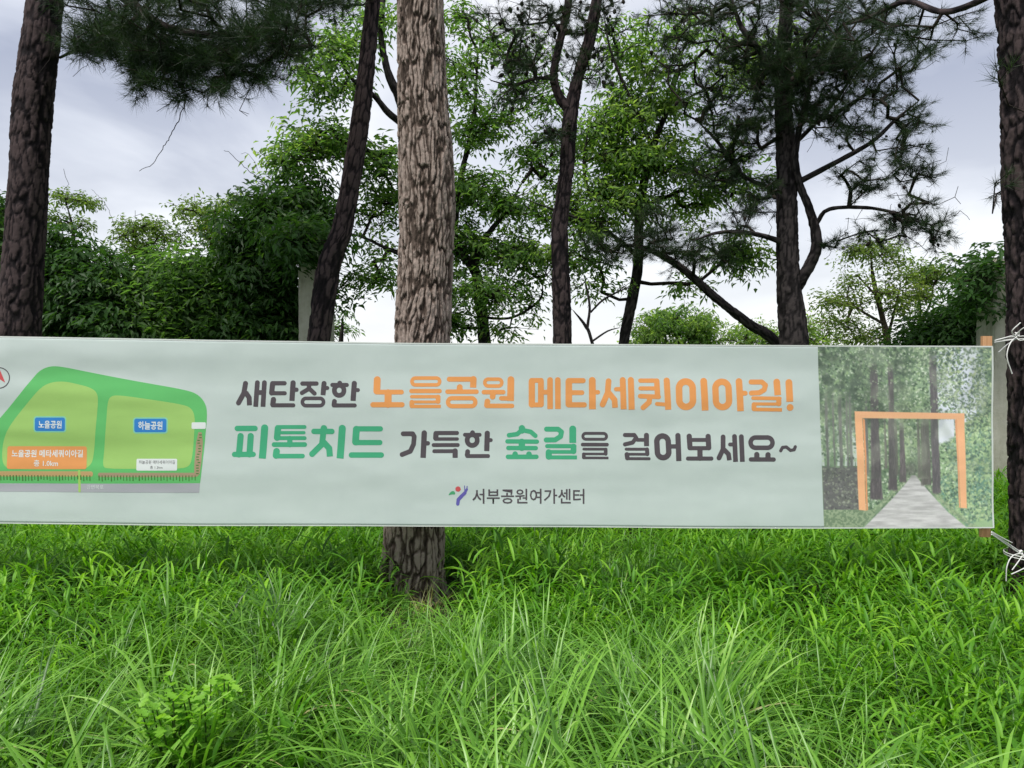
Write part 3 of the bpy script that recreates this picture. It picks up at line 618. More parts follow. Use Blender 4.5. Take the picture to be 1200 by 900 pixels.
# ------------------------------------------------------------------ grass: blades are real curved strips, tufts are scattered by geometry nodes
def blade_set(n, hlo, hhi, wlo, whi, spread, droop, lean, segs, seed, fold=True, tilt=(0.05, 0.5)):
    g = np.random.default_rng(seed); V, F, T = [], [], []; nv = 0
    for k in range(n):
        h = g.uniform(hlo, hhi); wd = g.uniform(wlo, whi); a = g.uniform(0, 2 * math.pi)
        d = np.array([math.cos(a), math.sin(a), 0]) + np.array(lean); d[2] = 0; d /= np.linalg.norm(d) + 1e-6
        base = np.array([g.normal() * spread, g.normal() * spread, -0.03]); tl = g.uniform(*tilt); dr = droop * g.uniform(.4, 1.5)
        side = np.cross(d, [0, 0, 1.0]); tw = g.normal() * .5; tint = np.clip(g.normal(.48, .27), 0, 1) if g.random() > .016 else 2.4; p = base.copy(); rows = []
        bendat = g.uniform(.45, .8) if g.random() < .12 else 9
        for j in range(segs + 1):
            t = j / segs; ang = tl + dr * t ** 1.6 + (1.1 if t > bendat else 0)
            if j: p = p + (d * math.sin(ang) + np.array([0, 0, math.cos(ang)])) * h / segs
            ww = wd * (0.55 + 0.75 * t) * (1 - t ** 2.2) if t < .999 else 0.0004
            ww = max(ww, 0.0004); s2 = side * math.cos(tw * t) + d * math.sin(tw * t); up = np.cross(s2, d * math.sin(ang) + np.array([0, 0, math.cos(ang)]))
            if fold: rows += [p - s2 * ww / 2, p + up * ww * .18, p + s2 * ww / 2]
            else: rows += [p - s2 * ww / 2, p + s2 * ww / 2]
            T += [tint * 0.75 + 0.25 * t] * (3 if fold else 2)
        c = 3 if fold else 2
        for j in range(segs):
            for q in range(c - 1): o_ = nv + j * c + q; F.append([o_, o_ + 1, o_ + c + 1, o_ + c])
        V += rows; nv += len(rows)
    return np.array(V), np.array(F), np.array(T)
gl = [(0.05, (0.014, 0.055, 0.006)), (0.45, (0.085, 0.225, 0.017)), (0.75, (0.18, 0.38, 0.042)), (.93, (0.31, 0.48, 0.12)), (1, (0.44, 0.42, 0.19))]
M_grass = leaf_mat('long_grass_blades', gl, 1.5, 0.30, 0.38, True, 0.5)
M_gshort = leaf_mat('short_grass_blades', [(0.05, (0.010, 0.05, 0.004)), (0.5, (0.082, 0.245, 0.011)), (1, (0.25, 0.48, 0.035))], 1.6, 0.34, 0.5, True, 0.3)
def source(name, sets, m):
    c = bpy.data.collections.new(name)
    for k, a in enumerate(sets):
        V, F, T = a; me = mesh_np(name, V, F, m); fattr(me, 'tint', T); o = bpy.data.objects.new(name, me); c.objects.link(o)
    return c
def leafy_set(n, seed):
    """stems set with broad short leaves, like crabgrass"""
    g = np.random.default_rng(seed); V, F, T = [], [], []; nv = 0
    for k in range(n):
        a = g.uniform(0, 6.28); tl = g.uniform(.05, .5); h = g.uniform(.12, .27); b0 = np.array([g.normal() * .05, g.normal() * .05, -.02]); ax = np.array([math.cos(a) * math.sin(tl), math.sin(a) * math.sin(tl), math.cos(tl)])
        tint = g.uniform(.15, .85); nl = g.integers(4, 7)
        for q in range(nl):
            f = .25 + .75 * q / (nl - 1); p = b0 + ax * h * f; la = a + (q % 2) * math.pi + g.normal() * .6; d = np.array([math.cos(la), math.sin(la), 0]); side = np.array([-math.sin(la), math.cos(la), 0])
            ln = g.uniform(.08, .15) * (1.1 - .3 * f); wd = g.uniform(.007, .0125); el = g.uniform(.5, 1.15) if q < nl - 1 else 1.3; rows = []; dr = g.uniform(.6, 1.5)
            for j in range(5):
                t = j / 4; e_ = el - dr * t
                if j: p = p + (d * math.cos(e_) + np.array([0, 0, math.sin(e_)])) * ln / 4
                ww = wd * (.5, 1, .95, .6, .03)[j]; up = np.array([0, 0, 1.]) * math.cos(e_) - d * math.sin(e_)
                rows += [p - side * ww / 2 + up * ww * .2, p, p + side * ww / 2 + up * ww * .2]; T += [min(1, tint + .25 * f * t)] * 3
            for j in range(4):
                for c in range(2): o_ = nv + j * 3 + c; F.append([o_, o_ + 1, o_ + 4, o_ + 3])
            V += rows; nv += 15
    return np.array(V), np.array(F), np.array(T)
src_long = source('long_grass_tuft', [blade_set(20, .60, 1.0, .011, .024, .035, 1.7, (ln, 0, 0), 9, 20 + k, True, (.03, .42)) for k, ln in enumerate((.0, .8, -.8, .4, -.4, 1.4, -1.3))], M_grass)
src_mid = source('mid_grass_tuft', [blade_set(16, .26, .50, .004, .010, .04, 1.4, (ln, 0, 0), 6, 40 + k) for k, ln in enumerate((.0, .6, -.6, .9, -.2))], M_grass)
src_short = source('short_grass_tuft', [leafy_set(7, 60 + k) for k in range(6)], M_gshort)
def scatter(name, coll, P, rotz, tiltx, scale, label=None):
    n = len(P); me = bpy.data.meshes.new(name); me.vertices.add(n); me.vertices.foreach_set('co', P.astype(np.float32).ravel())
    rot = np.stack([tiltx, np.zeros(n), rotz], 1).astype(np.float32)
    a = me.attributes.new('rot', 'FLOAT_VECTOR', 'POINT'); a.data.foreach_set('vector', rot.ravel()); fattr(me, 'scl', scale)
    o = obj(name, me); ng = bpy.data.node_groups.new(name, 'GeometryNodeTree')
    ng.interface.new_socket('Geometry', in_out='INPUT', socket_type='NodeSocketGeometry'); ng.interface.new_socket('Geometry', in_out='OUTPUT', socket_type='NodeSocketGeometry')
    gi, go = N(ng, 'NodeGroupInput'), N(ng, 'NodeGroupOutput'); m2p = N(ng, 'GeometryNodeMeshToPoints'); iop = N(ng, 'GeometryNodeInstanceOnPoints')
    ci = N(ng, 'GeometryNodeCollectionInfo'); ci.inputs['Collection'].default_value = coll; ci.inputs['Separate Children'].default_value = True; ci.inputs['Reset Children'].default_value = True
    ra = N(ng, 'GeometryNodeInputNamedAttribute', data_type='FLOAT_VECTOR'); ra.inputs[0].default_value = 'rot'
    sa = N(ng, 'GeometryNodeInputNamedAttribute', data_type='FLOAT'); sa.inputs[0].default_value = 'scl'
    L(ng, gi.outputs[0], m2p.inputs[0]); L(ng, m2p.outputs[0], iop.inputs['Points']); L(ng, ci.outputs[0], iop.inputs['Instance'])
    iop.inputs['Pick Instance'].default_value = True
    L(ng, ra.outputs[0], iop.inputs['Rotation']); L(ng, sa.outputs[0], iop.inputs['Scale']); L(ng, iop.outputs[0], go.inputs[0])
    md = o.modifiers.new('scatter', 'NODES'); md.node_group = ng
    return tag(o, label, None, None, 'stuff')
TRUNK_FEET = [(-0.49, 4.25, .23), (2.80, 4.30, .19)]
def lowbase(P): return 1 - .66 * np.exp(-((P[:, 0] + .46) / .27) ** 4 - ((P[:, 1] - 3.75) / .42) ** 4) - .6 * np.exp(-((P[:, 0] - 2.5) / .3) ** 4 - ((P[:, 1] - 3.7) / .45) ** 4)
def lawn(n, x0, x1, y0, y1, keep=None, seed=1):
    g = np.random.default_rng(seed); x = g.uniform(x0, x1, n); y = g.uniform(y0, y1, n)
    k = np.abs(x) < 1.0 + y * 0.82
    for fx, fy, fr in TRUNK_FEET: k &= np.hypot(x - fx, y - fy) > fr
    if keep is not None: k &= keep(x, y, g)
    x, y = x[k], y[k]; return np.stack([x, y, gz(x, y)], 1), g
def field(P, s, seed): return fbm(P[:, :2] * s, 3, seed)
# long arching grass in the foreground, thinning out towards the banner
def edge(x): return 2.75 + .35 * (x < .7) + .55 * (fbm(np.stack([x * 1.1, x * 0], -1), 3, 5) - .5) * 2 + .35 * np.exp(-((x + .9) / .8) ** 2) - .75 * np.exp(-((x - 1.6) / .8) ** 2)
P, g = lawn(2900, -3.6, 3.6, 0.95, 4.0, lambda x, y, g: g.random(len(x)) < np.clip((edge(x) - y) / .8, 0, 1) * np.clip((fbm(np.stack([x, y], 1) * 2.6, 2, 9) - .42) * 7, 0.04, 1), 2)
lean = (fbm(P[:, :2] * .8, 2, 31) - .5) * 3.0
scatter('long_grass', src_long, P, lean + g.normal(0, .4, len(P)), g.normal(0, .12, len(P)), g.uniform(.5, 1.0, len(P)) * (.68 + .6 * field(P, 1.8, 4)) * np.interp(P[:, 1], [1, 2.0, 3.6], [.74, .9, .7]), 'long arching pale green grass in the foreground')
P, g = lawn(12000, -5, 5, 1.0, 5.0, lambda x, y, g: g.random(len(x)) < np.interp(y, [1, 2.3, 3.3, 5], [.1, .3, .5, .12]) * np.clip((fbm(np.stack([x, y], 1) * 1.8, 2, 19) - .36) * 4, .05, 1), 3)
scatter('medium_grass', src_mid, P, (fbm(P[:, :2] * .9, 2, 33) - .5) * 3 + g.normal(0, .8, len(P)), g.normal(0, .15, len(P)), g.uniform(.6, 1.1, len(P)) * lowbase(P), 'medium height green grass below the banner')
P, g = lawn(17000, -9, 9, 1.3, 10.0, lambda x, y, g: g.random(len(x)) < np.where((y < edge(x) - .35), .22, 1.) * np.interp(y, [1.2, 3, 9, 10], [.8, .95, .8, .5]), 4)
scatter('short_grass', src_short, P, g.uniform(0, 6.28, len(P)), g.normal(0, .16, len(P)), g.uniform(.65, 1.25, len(P)) * (.6 + .85 * field(P, 1.3, 8)) * lowbase(P), 'short leafy grass on the bank under the trees')

V, F, T = blade_set(110, .10, .30, .002, .0045, .085, .9, (0, 0, 0), 5, 77, False, (.1, .9))
me = mesh_np('dry_straw', V, F, M_grass); fattr(me, 'tint', T * 0 + 2.4); o = tag(obj('dry_straw', me), 'dry straw heaped against the foot of the thick pale trunk', None, None, 'stuff'); o.location = (-.47, 3.99, float(gz(-.47, 3.99)))
# ------------------------------------------------------------------ trees
def bark_tube(name, P, k, seg, mat_, depth, cell=(0.05, 0.16), seed=0, parent=None):
    """a trunk with plated bark: P rows are x, y, z, radius"""
    Q = spline(P, seg); n = len(Q); T, U, W = frames(Q[:, :3]); a = np.arange(k) * 2 * math.pi / k
    s = np.concatenate([[0], np.cumsum(np.linalg.norm(np.diff(Q[:, :3], axis=0), axis=1))])
    rm = P[len(P) // 2][3]; nu = max(5, int(round(2 * math.pi * rm / cell[0])))
    A, Sg = np.meshgrid(a, s); cx, sx_ = np.cos(A) * rm, np.sin(A) * rm; cell = (cell[0], cell[1] * 1.35)
    wv = np.stack([cx * 14, sx_ * 14, Sg * 7], -1); wu = (fbm(wv, 3, seed) - .5) * 1.5; wz = (fbm(wv + 9.1, 3, seed + 5) - .5) * 1.1
    u = A / (2 * math.pi) * nu + wu; v = Sg / cell[1] + wz
    d1, d2, idn = worley(u, v, nu, seed); e1, e2, _ = worley(u * 2 + 3, v * 2.7, nu * 2, seed + 3)
    fq = .55 / cell[0]; q3 = np.stack([cx * fq + wu * .5, sx_ * fq + wz * .5, Sg * fq / 4.2], -1); r1 = np.abs(fbm(q3, 3, seed + 20) - .5); r2 = np.abs(fbm(q3 * 1.9 + 4, 3, seed + 27) - .5)
    crack = (.25 + .75 * smooth(0.02, 0.34, d2 - d1)) * smooth(.0, .075, r1) * (.55 + .45 * smooth(0, .06, r2)); fine = smooth(0.0, 0.3, e2 - e1); rough = fbm(np.stack([cx * 110, sx_ * 110, Sg * 34], -1), 3, seed + 8)
    hgt = smooth(.05, .6, crack) * (.7 + .4 * idn) + .22 * fine * crack + 1.2 * (rough - .5)
    lump = (fbm(np.stack([cx * 6, sx_ * 6, Sg * 2.2], -1), 2, seed + 2) - .5)
    rad = Q[:, 3][:, None] * (1 + .16 * lump) + depth * (hgt - .75)
    V = Q[:, None, :3] + rad[..., None] * (np.cos(A)[..., None] * U[:, None] + np.sin(A)[..., None] * W[:, None])
    i = np.arange(n - 1)[:, None] * k; j = np.arange(k)[None]; j2 = (j + 1) % k
    F = np.stack([i + j, i + j2, i + k + j2, i + k + j], -1).reshape(-1, 4)
    me = mesh_np(name, V.reshape(-1, 3), F, mat_); fattr(me, 'ridge', (np.clip(.25 + .75 * crack * (.5 + .7 * rough) + .15 * (fine - .5), 0, 1)).ravel())
    return obj(name, me, parent)
def px_path(rows, base=None):
    """rows: photo x, y, width in pixels, distance -> world points with radius; the foot is put on the ground"""
    out = []
    for px, py, wd, d in rows: p = at(px, py, d); out.append([p.x, p.y, p.z, wd * d / FPX / 2])
    if len(out) > 2 and out[-1][3] < .05: out[-1][3] = min(out[-1][3] * .4, .006)
    return out
def foot(P, flare=1.25, sink=.12):
    """continue a trunk down to the ground from its lowest known point"""
    p, q = np.array(P[0]), np.array(P[1]); z = float(gz(p[0], p[1])) ; dirn = (p - q)[:3]; dirn = dirn / max(1e-6, abs(dirn[2])); h = p[2] - z
    e = p[:3] + dirn * h * .5; e2 = p[:3] + dirn * h * .5 + np.array([0, 0, -h * .5 - sink])
    if h < .25: return [[*(p[:3] + [0, 0, -h - sink]), p[3] * flare]] + P
    return [[*e2, p[3] * flare * 1.05], [*(e + (e2 - e) * .45), p[3] * 1.08]] + P
class Skel:
    def __init__(s): s.P = []; s.par = []; s.minr = []
    def line(s, pts, start=None, seg=.25):
        Q = spline(pts, seg); first = None
        for k, q in enumerate(Q):
            if k == 0 and start is None and s.P: start = int(np.argmin(np.linalg.norm(np.array(s.P) - q[:3], axis=1)))
            s.P.append(q[:3]); s.par.append(start if start is not None else -1); s.minr.append(0); start = len(s.P) - 1
    def grow(s, targets, seg, g, wob=.12, bias=0.0, root=None):
        """join every target to the nearest point of the growing tree; returns the arrival nodes and directions"""
        cap = len(s.P) + len(targets) * 40; A = np.zeros((cap, 3)); n = len(s.P); A[:n] = s.P
        base = n; targets = np.array(targets); d0 = [np.min(np.linalg.norm(A[:n] - t, axis=1)) for t in targets]; arr = []
        for t in targets[np.argsort(d0)]:
            D = np.linalg.norm(A[:n] - t, axis=1) + bias * np.maximum(0, A[:n, 2] - t[2]); j = int(np.argmin(D)); p = A[j].copy(); dist = np.linalg.norm(t - p)
            m = max(1, int(math.ceil(dist / seg))); sag = g.normal(0, 1, 3) * wob * dist; last = j
            for k in range(1, m + 1):
                f = k / m; q = p + (t - p) * f + sag * math.sin(math.pi * f) + (g.normal(0, .02, 3) if k < m else 0)
                if n >= cap: break
                A[n] = q; s.P.append(q); s.par.append(last); s.minr.append(0); last = n; n += 1
            arr.append((last, (t - p) / (dist + 1e-6)))
        return arr
    def radii(s, tip=.0025, ex=2.3):
        n = len(s.P); acc = np.zeros(n)
        for i in range(n - 1, -1, -1):
            if acc[i] == 0: acc[i] = tip ** ex
            if s.par[i] >= 0: acc[s.par[i]] += acc[i]
        return acc ** (1 / ex)
def skel_mesh(name, sk, mat_, parent, skip, rmax=.05, tip=.0025, ex=2.3):
    P = np.array(sk.P); par = np.array(sk.par); r = np.minimum(sk.radii(tip, ex), rmax); idx = np.nonzero((par >= 0) & (np.arange(len(P)) >= skip))[0]
    mb = MB()
    for k, msk in ((6, r[idx] > .012), (4, (r[idx] <= .012) & (r[idx] > .005)), (3, r[idx] <= .005)):
        ii = idx[msk]
        if not len(ii): continue
        a, b_ = P[par[ii]], P[ii]; D = b_ - a; ok = np.linalg.norm(D, axis=1) > 1e-4; ii, a, b_, D = ii[ok], a[ok], b_[ok], D[ok]
        Rm = rot_to(D, np.random.default_rng(1)); ang = np.arange(k) * 2 * math.pi / k; circ = np.stack([np.cos(ang), np.sin(ang), np.zeros(k)], 1)
        C = np.einsum('nij,kj->nki', Rm, circ); ra = np.minimum(r[par[ii]], r[ii] * 1.25)
        V = np.concatenate([a[:, None] + C * ra[:, None, None], b_[:, None] + C * r[ii][:, None, None]], 1).reshape(-1, 3)
        j = np.arange(k); f = np.stack([j, (j + 1) % k, (j + 1) % k + k, j + k], 1); F = (f[None] + (np.arange(len(ii)) * 2 * k)[:, None, None]).reshape(-1, 4)
        mb.add(V, F)
    o = obj(name, mb.mesh(name, mat_), parent); o['kind'] = 'stuff'; return o
def place(name, TV, TF, TT, P, Rm, S_, tint, mat_, parent, keep_smooth=False):
    """one mesh of many small leaf or needle groups"""
    n = len(P); V = np.einsum('nij,kj->nki', Rm, TV) * np.asarray(S_)[:, None, None] + P[:, None]; F = (TF[None] + (np.arange(n) * len(TV))[:, None, None]).reshape(-1, TF.shape[1])
    me = mesh_np(name, V.reshape(-1, 3), F, mat_, keep_smooth); fattr(me, 'tint', np.clip(tint[:, None] * .75 + TT[None] * .25, 0, 1).ravel())
    o = obj(name, me, parent); o['kind'] = 'stuff'; return o
def needle_tuft(n=34, ln=.10, wd=.0026, seed=1):
    g = np.random.default_rng(seed); V, F, T = [], [], []
    for k in range(n):
        a = g.uniform(0, 6.28); el = g.uniform(.15, 1.25); d = np.array([math.cos(a) * math.sin(el), math.sin(a) * math.sin(el), math.cos(el)]); o_ = np.array([0, 0, -g.uniform(0, .07)])
        s_ = np.cross(d, g.normal(size=3)); s_ /= np.linalg.norm(s_); l = ln * g.uniform(.7, 1.15); b = len(V)
        V += [o_ - s_ * wd / 2, o_ + s_ * wd / 2, o_ + d * l + np.array([0, 0, -.01])]; F.append([b, b + 1, b + 2]); T += [g.random()] * 3
    return np.array(V), np.array(F), np.array(T)
def leaf_spray(n=9, ln=.078, wd=.030, seed=1, rad=.13):
    g = np.random.default_rng(seed); V, F, T = [], [], []
    for k in range(n):
        a = g.uniform(0, 6.28); r_ = g.uniform(.01, rad); o_ = np.array([math.cos(a) * r_, math.sin(a) * r_, g.normal() * .025]); d = np.array([math.cos(a + g.normal() * .5), math.sin(a + g.normal() * .5), -.35 + g.normal() * .3]); d /= np.linalg.norm(d)
        s_ = np.cross(d, [0, 0, 1.]) + g.normal(0, .25, 3); s_ /= np.linalg.norm(s_); l, w_ = ln * g.uniform(.6, 1.2), wd * g.uniform(.7, 1.2); b = len(V); up = np.cross(s_, d)
        V += [o_, o_ + d * l * .45 - s_ * w_ / 2 + up * .006, o_ + d * l + np.array([0, 0, -.012]), o_ + d * l * .45 + s_ * w_ / 2 + up * .006]; F += [[b, b + 1, b + 2], [b, b + 2, b + 3]]; T += [g.random()] * 4
    return np.array(V), np.array(F), np.array(T)
def blob_pts(blobs, g, dr=.5):
    out = []
    for bx, by, rx, ry, d, n in blobs:
        k = 0
        while k < n:
            q = g.normal(0, .5, 3)
            if np.linalg.norm(q) > 1.05: continue
            dd = d + q[1] * max(.35, rx * d / FPX) * 1.2; p = at(bx + q[0] * rx, by + q[2] * ry, dd); out.append(p); k += 1
    return np.array([list(p) for p in out]).reshape(-1, 3)
def crown(t, sk, skip, blobs, kind, m, seed, per=7, spread=.22, seg=.22, scale=1.0, rmax=.05, extra=None, twig=None, tint=.5, tip=.0022, bare=0.0):
    g = np.random.default_rng(seed); Tg = blob_pts(blobs, g)
    if extra is not None: Tg = np.vstack([Tg, extra])
    arr = sk.grow(Tg, seg, g, .12, .3)
    ends = np.array([sk.P[a] for a, _ in arr]); dirs = np.array([d for _, d in arr])
    # small side shoots around every end
    n = len(ends); off = g.normal(0, 1, (n, per, 3)); off /= np.linalg.norm(off, axis=2)[..., None]; off = off * (g.random((n, per, 1)) ** .5) * spread; off[..., 2] *= .6
    tips = (ends[:, None] + off + dirs[:, None] * spread * .4).reshape(-1, 3)
    for i, (a, _) in enumerate(arr):
        for j in range(per): sk.P.append(tips[i * per + j]); sk.par.append(a); sk.minr.append(0)
    if bare:
        kb = g.random(len(Tg)) < bare; T2 = Tg[kb] + g.normal(0, .13, (kb.sum(), 3))
        if len(T2): sk.grow(T2, .1, g, .14, .3)
    skel_mesh('twigs', sk, twig or M_twig, t, skip, rmax, tip)
    D = tips - np.repeat(ends, per, 0); P = np.vstack([tips, ends]); D = np.vstack([D, dirs]); D /= np.linalg.norm(D, axis=1)[:, None] + 1e-6
    clump = np.repeat(g.normal(0, .16, n), per); tt = np.clip(tint + np.concatenate([clump, g.normal(0, .16, n)]) + g.normal(0, .10, len(P)), 0, 1)
    if kind == 'needle': TV, TF, TT = needle_tuft(seed=seed); D[:, 2] += .35; Rm = rot_to(D, g)
    else:
        TV, TF, TT = leaf_spray(seed=seed); Rm = rot_to(np.stack([D[:, 0] * .45, D[:, 1] * .45, np.ones(len(D))], 1) + g.normal(0, .22, D.shape), g)
    place('needles' if kind == 'needle' else 'foliage', TV, TF, TT, P, Rm, g.uniform(.75, 1.2, len(P)) * scale, tt, m, t)
    return P
def trunk_tree(name, label, cat, group, paths, mats, specs):
    """paths: list of (part name, pixel rows, ground foot?)"""
    P0 = px_path(paths[0][1]); 
    if paths[0][2]: P0 = foot(P0)
    t = thing(name, (P0[0][0], P0[0][1], float(gz(P0[0][0], P0[0][1]))), label, cat, group); sk = Skel()
    for k, (pn, rows, ft) in enumerate(paths):
        Q = P0 if k == 0 else px_path(rows); big = Q[0][3] * 2 > .09
        if k: # start the limb inside what it grows from
            pass
        kk, sg, dp, cl = specs if k == 0 else ((20, .03, .006, (.035, .09)) if big else (10, .05, .002, (.03, .08)))
        bark_tube(pn, Q, kk, sg, mats, dp, cl, seed=len(label) + k * 3, parent=t)
        sk.line([q[:3] for q in Q], None if k else None, .3)
    return t, sk

TG = 'tree trunks standing along the banner'
# centre pine: close behind the banner, pale plated bark
rows = [(483, 698, 88, 4.25), (484, 672, 76, 4.25), (486, 620, 72, 4.25), (490, 500, 68, 4.25), (495, 400, 65, 4.25), (499, 300, 63, 4.27), (499, 200, 62, 4.29), (494, 100, 56, 4.31), (493, 0, 53, 4.33), (492, -150, 50, 4.36), (496, -420, 44, 4.4), (500, -800, 34, 4.5), (498, -1250, 18, 4.6)]
t, sk = trunk_tree('pine_tree', 'thick pale pine trunk with plated bark right behind the middle of the banner', 'pine tree', None, [('trunk', rows, True)], M_bark_pale, (260, .005, .011, (.027, .17)))
g = np.random.default_rng(90); ex = np.stack([g.uniform(-3.2, 2.4, 80), g.uniform(3.4, 6.4, 80), g.uniform(5.6, 8.6, 80)], 1)
crown(t, sk, len(sk.P), [], 'needle', M_needle, 91, per=5, spread=.35, extra=ex, rmax=.06, seg=.3, scale=1.5)
# right pine at the end of the banner
rows = [(1226, 712, 76, 4.15), (1225, 600, 74, 4.15), (1223, 400, 72, 4.15), (1218, 200, 72, 4.17), (1209, 0, 72, 4.2), (1196, -120, 66, 4.25), (1186, -420, 56, 4.3), (1180, -900, 40, 4.4)]
t, sk = trunk_tree('pine_tree', 'dark red-edged pine trunk at the right border with white ties round it', 'pine tree', None,
    [('trunk', rows, True), ('branch', [(1185, -25, 12, 4.2), (1150, 0, 8, 4.4), (1105, 14, 7, 4.7), (1062, 2, 6, 5.0), (1020, 20, 4, 5.3), (990, 30, 3, 5.5)], False)], M_bark_red, (150, .009, .012, (.05, .13)))
crown(t, sk, len(sk.P), [(1110, 30, 40, 30, 4.9, 10), (1050, 30, 50, 40, 5.1, 16), (1000, 20, 60, 30, 5.4, 14), (1165, 215, 12, 14, 4.15, 2), (1165, 95, 8, 8, 4.15, 1)], 'needle', M_needle, 93, per=3, spread=.12, rmax=.02, scale=.85, extra=np.stack([np.random.default_rng(4).uniform(1.2, 5.2, 30), np.random.default_rng(5).uniform(3.2, 6.5, 30), np.random.default_rng(6).uniform(5, 8, 30)], 1))
# left pine
rows = [(22, 395, 46, 6.2), (26, 330, 43, 6.2), (33, 220, 41, 6.2), (38, 130, 40, 6.22), (46, 60, 39, 6.24), (53, 0, 37, 6.26), (64, -120, 33, 6.3), (80, -300, 26, 6.3), (90, -520, 16, 6.3)]
t, sk = trunk_tree('pine_tree', 'leaning dark pine trunk at the left border with a needle branch reaching right', 'pine tree', None,
    [('trunk', rows, True), ('branch', [(62, -60, 16, 6.28), (105, -30, 13, 6.1), (147, -2, 12, 6.0), (190, 30, 10, 5.9), (250, 42, 8, 5.8), (310, 40, 6, 5.7), (350, 34, 4, 5.6)], False)], M_bark_red, (90, .015, .011, (.05, .14)))
crown(t, sk, len(sk.P), [(120, 40, 42, 36, 6.0, 52), (210, 108, 30, 12, 5.8, 7), (160, 92, 30, 12, 5.8, 7), (300, 88, 40, 12, 5.8, 7), (175, 50, 50, 42, 5.9, 66), (225, 66, 50, 36, 5.9, 60), (275, 60, 55, 40, 5.8, 70), (325, 40, 45, 34, 5.7, 50), (200, -10, 140, 40, 5.9, 110), (360, 0, 45, 24, 5.9, 30), (255, 100, 32, 10, 5.8, 8), (180, 78, 30, 10, 5.9, 8), (95, 52, 12, 16, 6.1, 10)], 'needle', M_needle, 94, per=3, spread=.17, rmax=.03, scale=1.25, tip=.002, bare=.5)
# leaning dark trunk beside the first concrete pillar
rows = [(374, 395, 26, 6.5), (386, 311, 27, 6.5), (401, 267, 23, 6.5), (417, 178, 21, 6.5), (428, 95, 19, 6.5), (437, 0, 16, 6.55), (446, -110, 14, 6.6), (455, -300, 10, 6.6)]
t, sk = trunk_tree('pine_tree', 'slender dark trunk leaning right, rising from beside the left concrete pillar', 'pine tree', None, [('trunk', rows, True)], M_bark_red, (64, .018, .009, (.04, .12)))
crown(t, sk, len(sk.P), [(400, -60, 90, 40, 6.6, 60), (380, -10, 60, 20, 6.6, 18), (330, 6, 40, 16, 6.6, 14)], 'needle', M_needle, 95, per=5, spread=.16, rmax=.03)
# forked pine right of the centre
rows = [(659, 400, 21, 7.0), (658, 340, 21, 7.0), (656, 267, 19, 7.0), (664, 200, 17, 7.0), (668, 140, 17, 7.0), (677, 92, 13, 7.0), (690, 50, 13, 7.0), (698, 10, 13, 7.0), (706, -60, 11, 7.0), (712, -200, 8, 7.0)]
t, sk = trunk_tree('pine_tree', 'slim forked pine just right of the thick pale trunk, hung with dark cones', 'pine tree', None,
    [('trunk', rows, True), ('limb', [(666, 128, 13, 7.0), (655, 112, 11, 7.02), (649, 85, 10, 7.05), (658, 40, 9, 7.1), (666, 0, 9, 7.1), (672, -100, 6, 7.1)], False),
     ('branch', [(650, 92, 5, 7.05), (628, 92, 4, 6.9), (600, 100, 3.5, 6.8), (575, 94, 2.5, 6.7)], False)], M_bark_red, (56, .018, .008, (.04, .1)))
P_c1 = crown(t, sk, len(sk.P), [(590, 28, 40, 26, 6.9, 18), (625, 70, 45, 34, 6.9, 34), (650, 25, 50, 36, 7.1, 40), (690, 70, 30, 36, 7.0, 22), (610, 110, 36, 24, 6.8, 14), (655, 155, 24, 26, 6.9, 12), (700, 20, 40, 30, 7.1, 22)], 'needle', M_needle, 96, per=4, spread=.14, rmax=.02, scale=.8, tip=.0022, bare=.8); T_c1 = t
# big pine at the right
rows = [(930, 400, 33, 8.0), (925, 345, 28, 8.0), (923, 300, 25, 8.0), (922, 228, 23, 8.0), (920, 160, 20, 8.0), (917, 90, 17, 8.0), (921, 20, 15, 8.0), (925, -60, 13, 8.0), (928, -260, 8, 8.0)]
t, sk = trunk_tree('pine_tree', 'spreading dark pine with cone-hung branches above the right end of the banner', 'pine tree', None,
    [('trunk', rows, True), ('limb', [(934, 336, 14, 8.0), (948, 312, 13, 7.95), (957, 285, 12, 7.9), (949, 246, 10, 7.9), (938, 218, 9, 7.9), (932, 180, 8, 7.85), (944, 120, 6, 7.8), (960, 60, 4, 7.7)], False),
     ('branch', [(920, 222, 8, 8.0), (940, 211, 7, 7.9), (980, 190, 6, 7.7), (1022, 166, 5, 7.5), (1050, 140, 4, 7.4), (1077, 118, 3, 7.3)], False),
     ('branch', [(957, 262, 6, 7.9), (972, 245, 5, 7.8), (1022, 244, 4, 7.6), (1068, 256, 3, 7.4), (1090, 270, 2, 7.4)], False),
     ('branch', [(921, 286, 8, 8.0), (900, 278, 6, 7.9), (870, 272, 5, 7.8), (840, 273, 4, 7.8), (812, 282, 3, 7.7)], False),
     ('branch', [(921, 240, 7, 8.0), (900, 220, 6, 8.2), (870, 205, 5, 8.3), (840, 165, 4, 8.4), (815, 140, 3, 8.5)], False),
     ('branch', [(918, 110, 8, 8.0), (890, 60, 7, 8.1), (868, 30, 6, 8.2), (855, -10, 5, 8.2)], False),
     ('branch', [(920, 178, 6, 8.0), (950, 150, 5, 8.0), (985, 110, 4, 7.9), (1010, 70, 3, 7.8)], False)], M_bark_dark, (48, .02, .010, (.045, .12)))
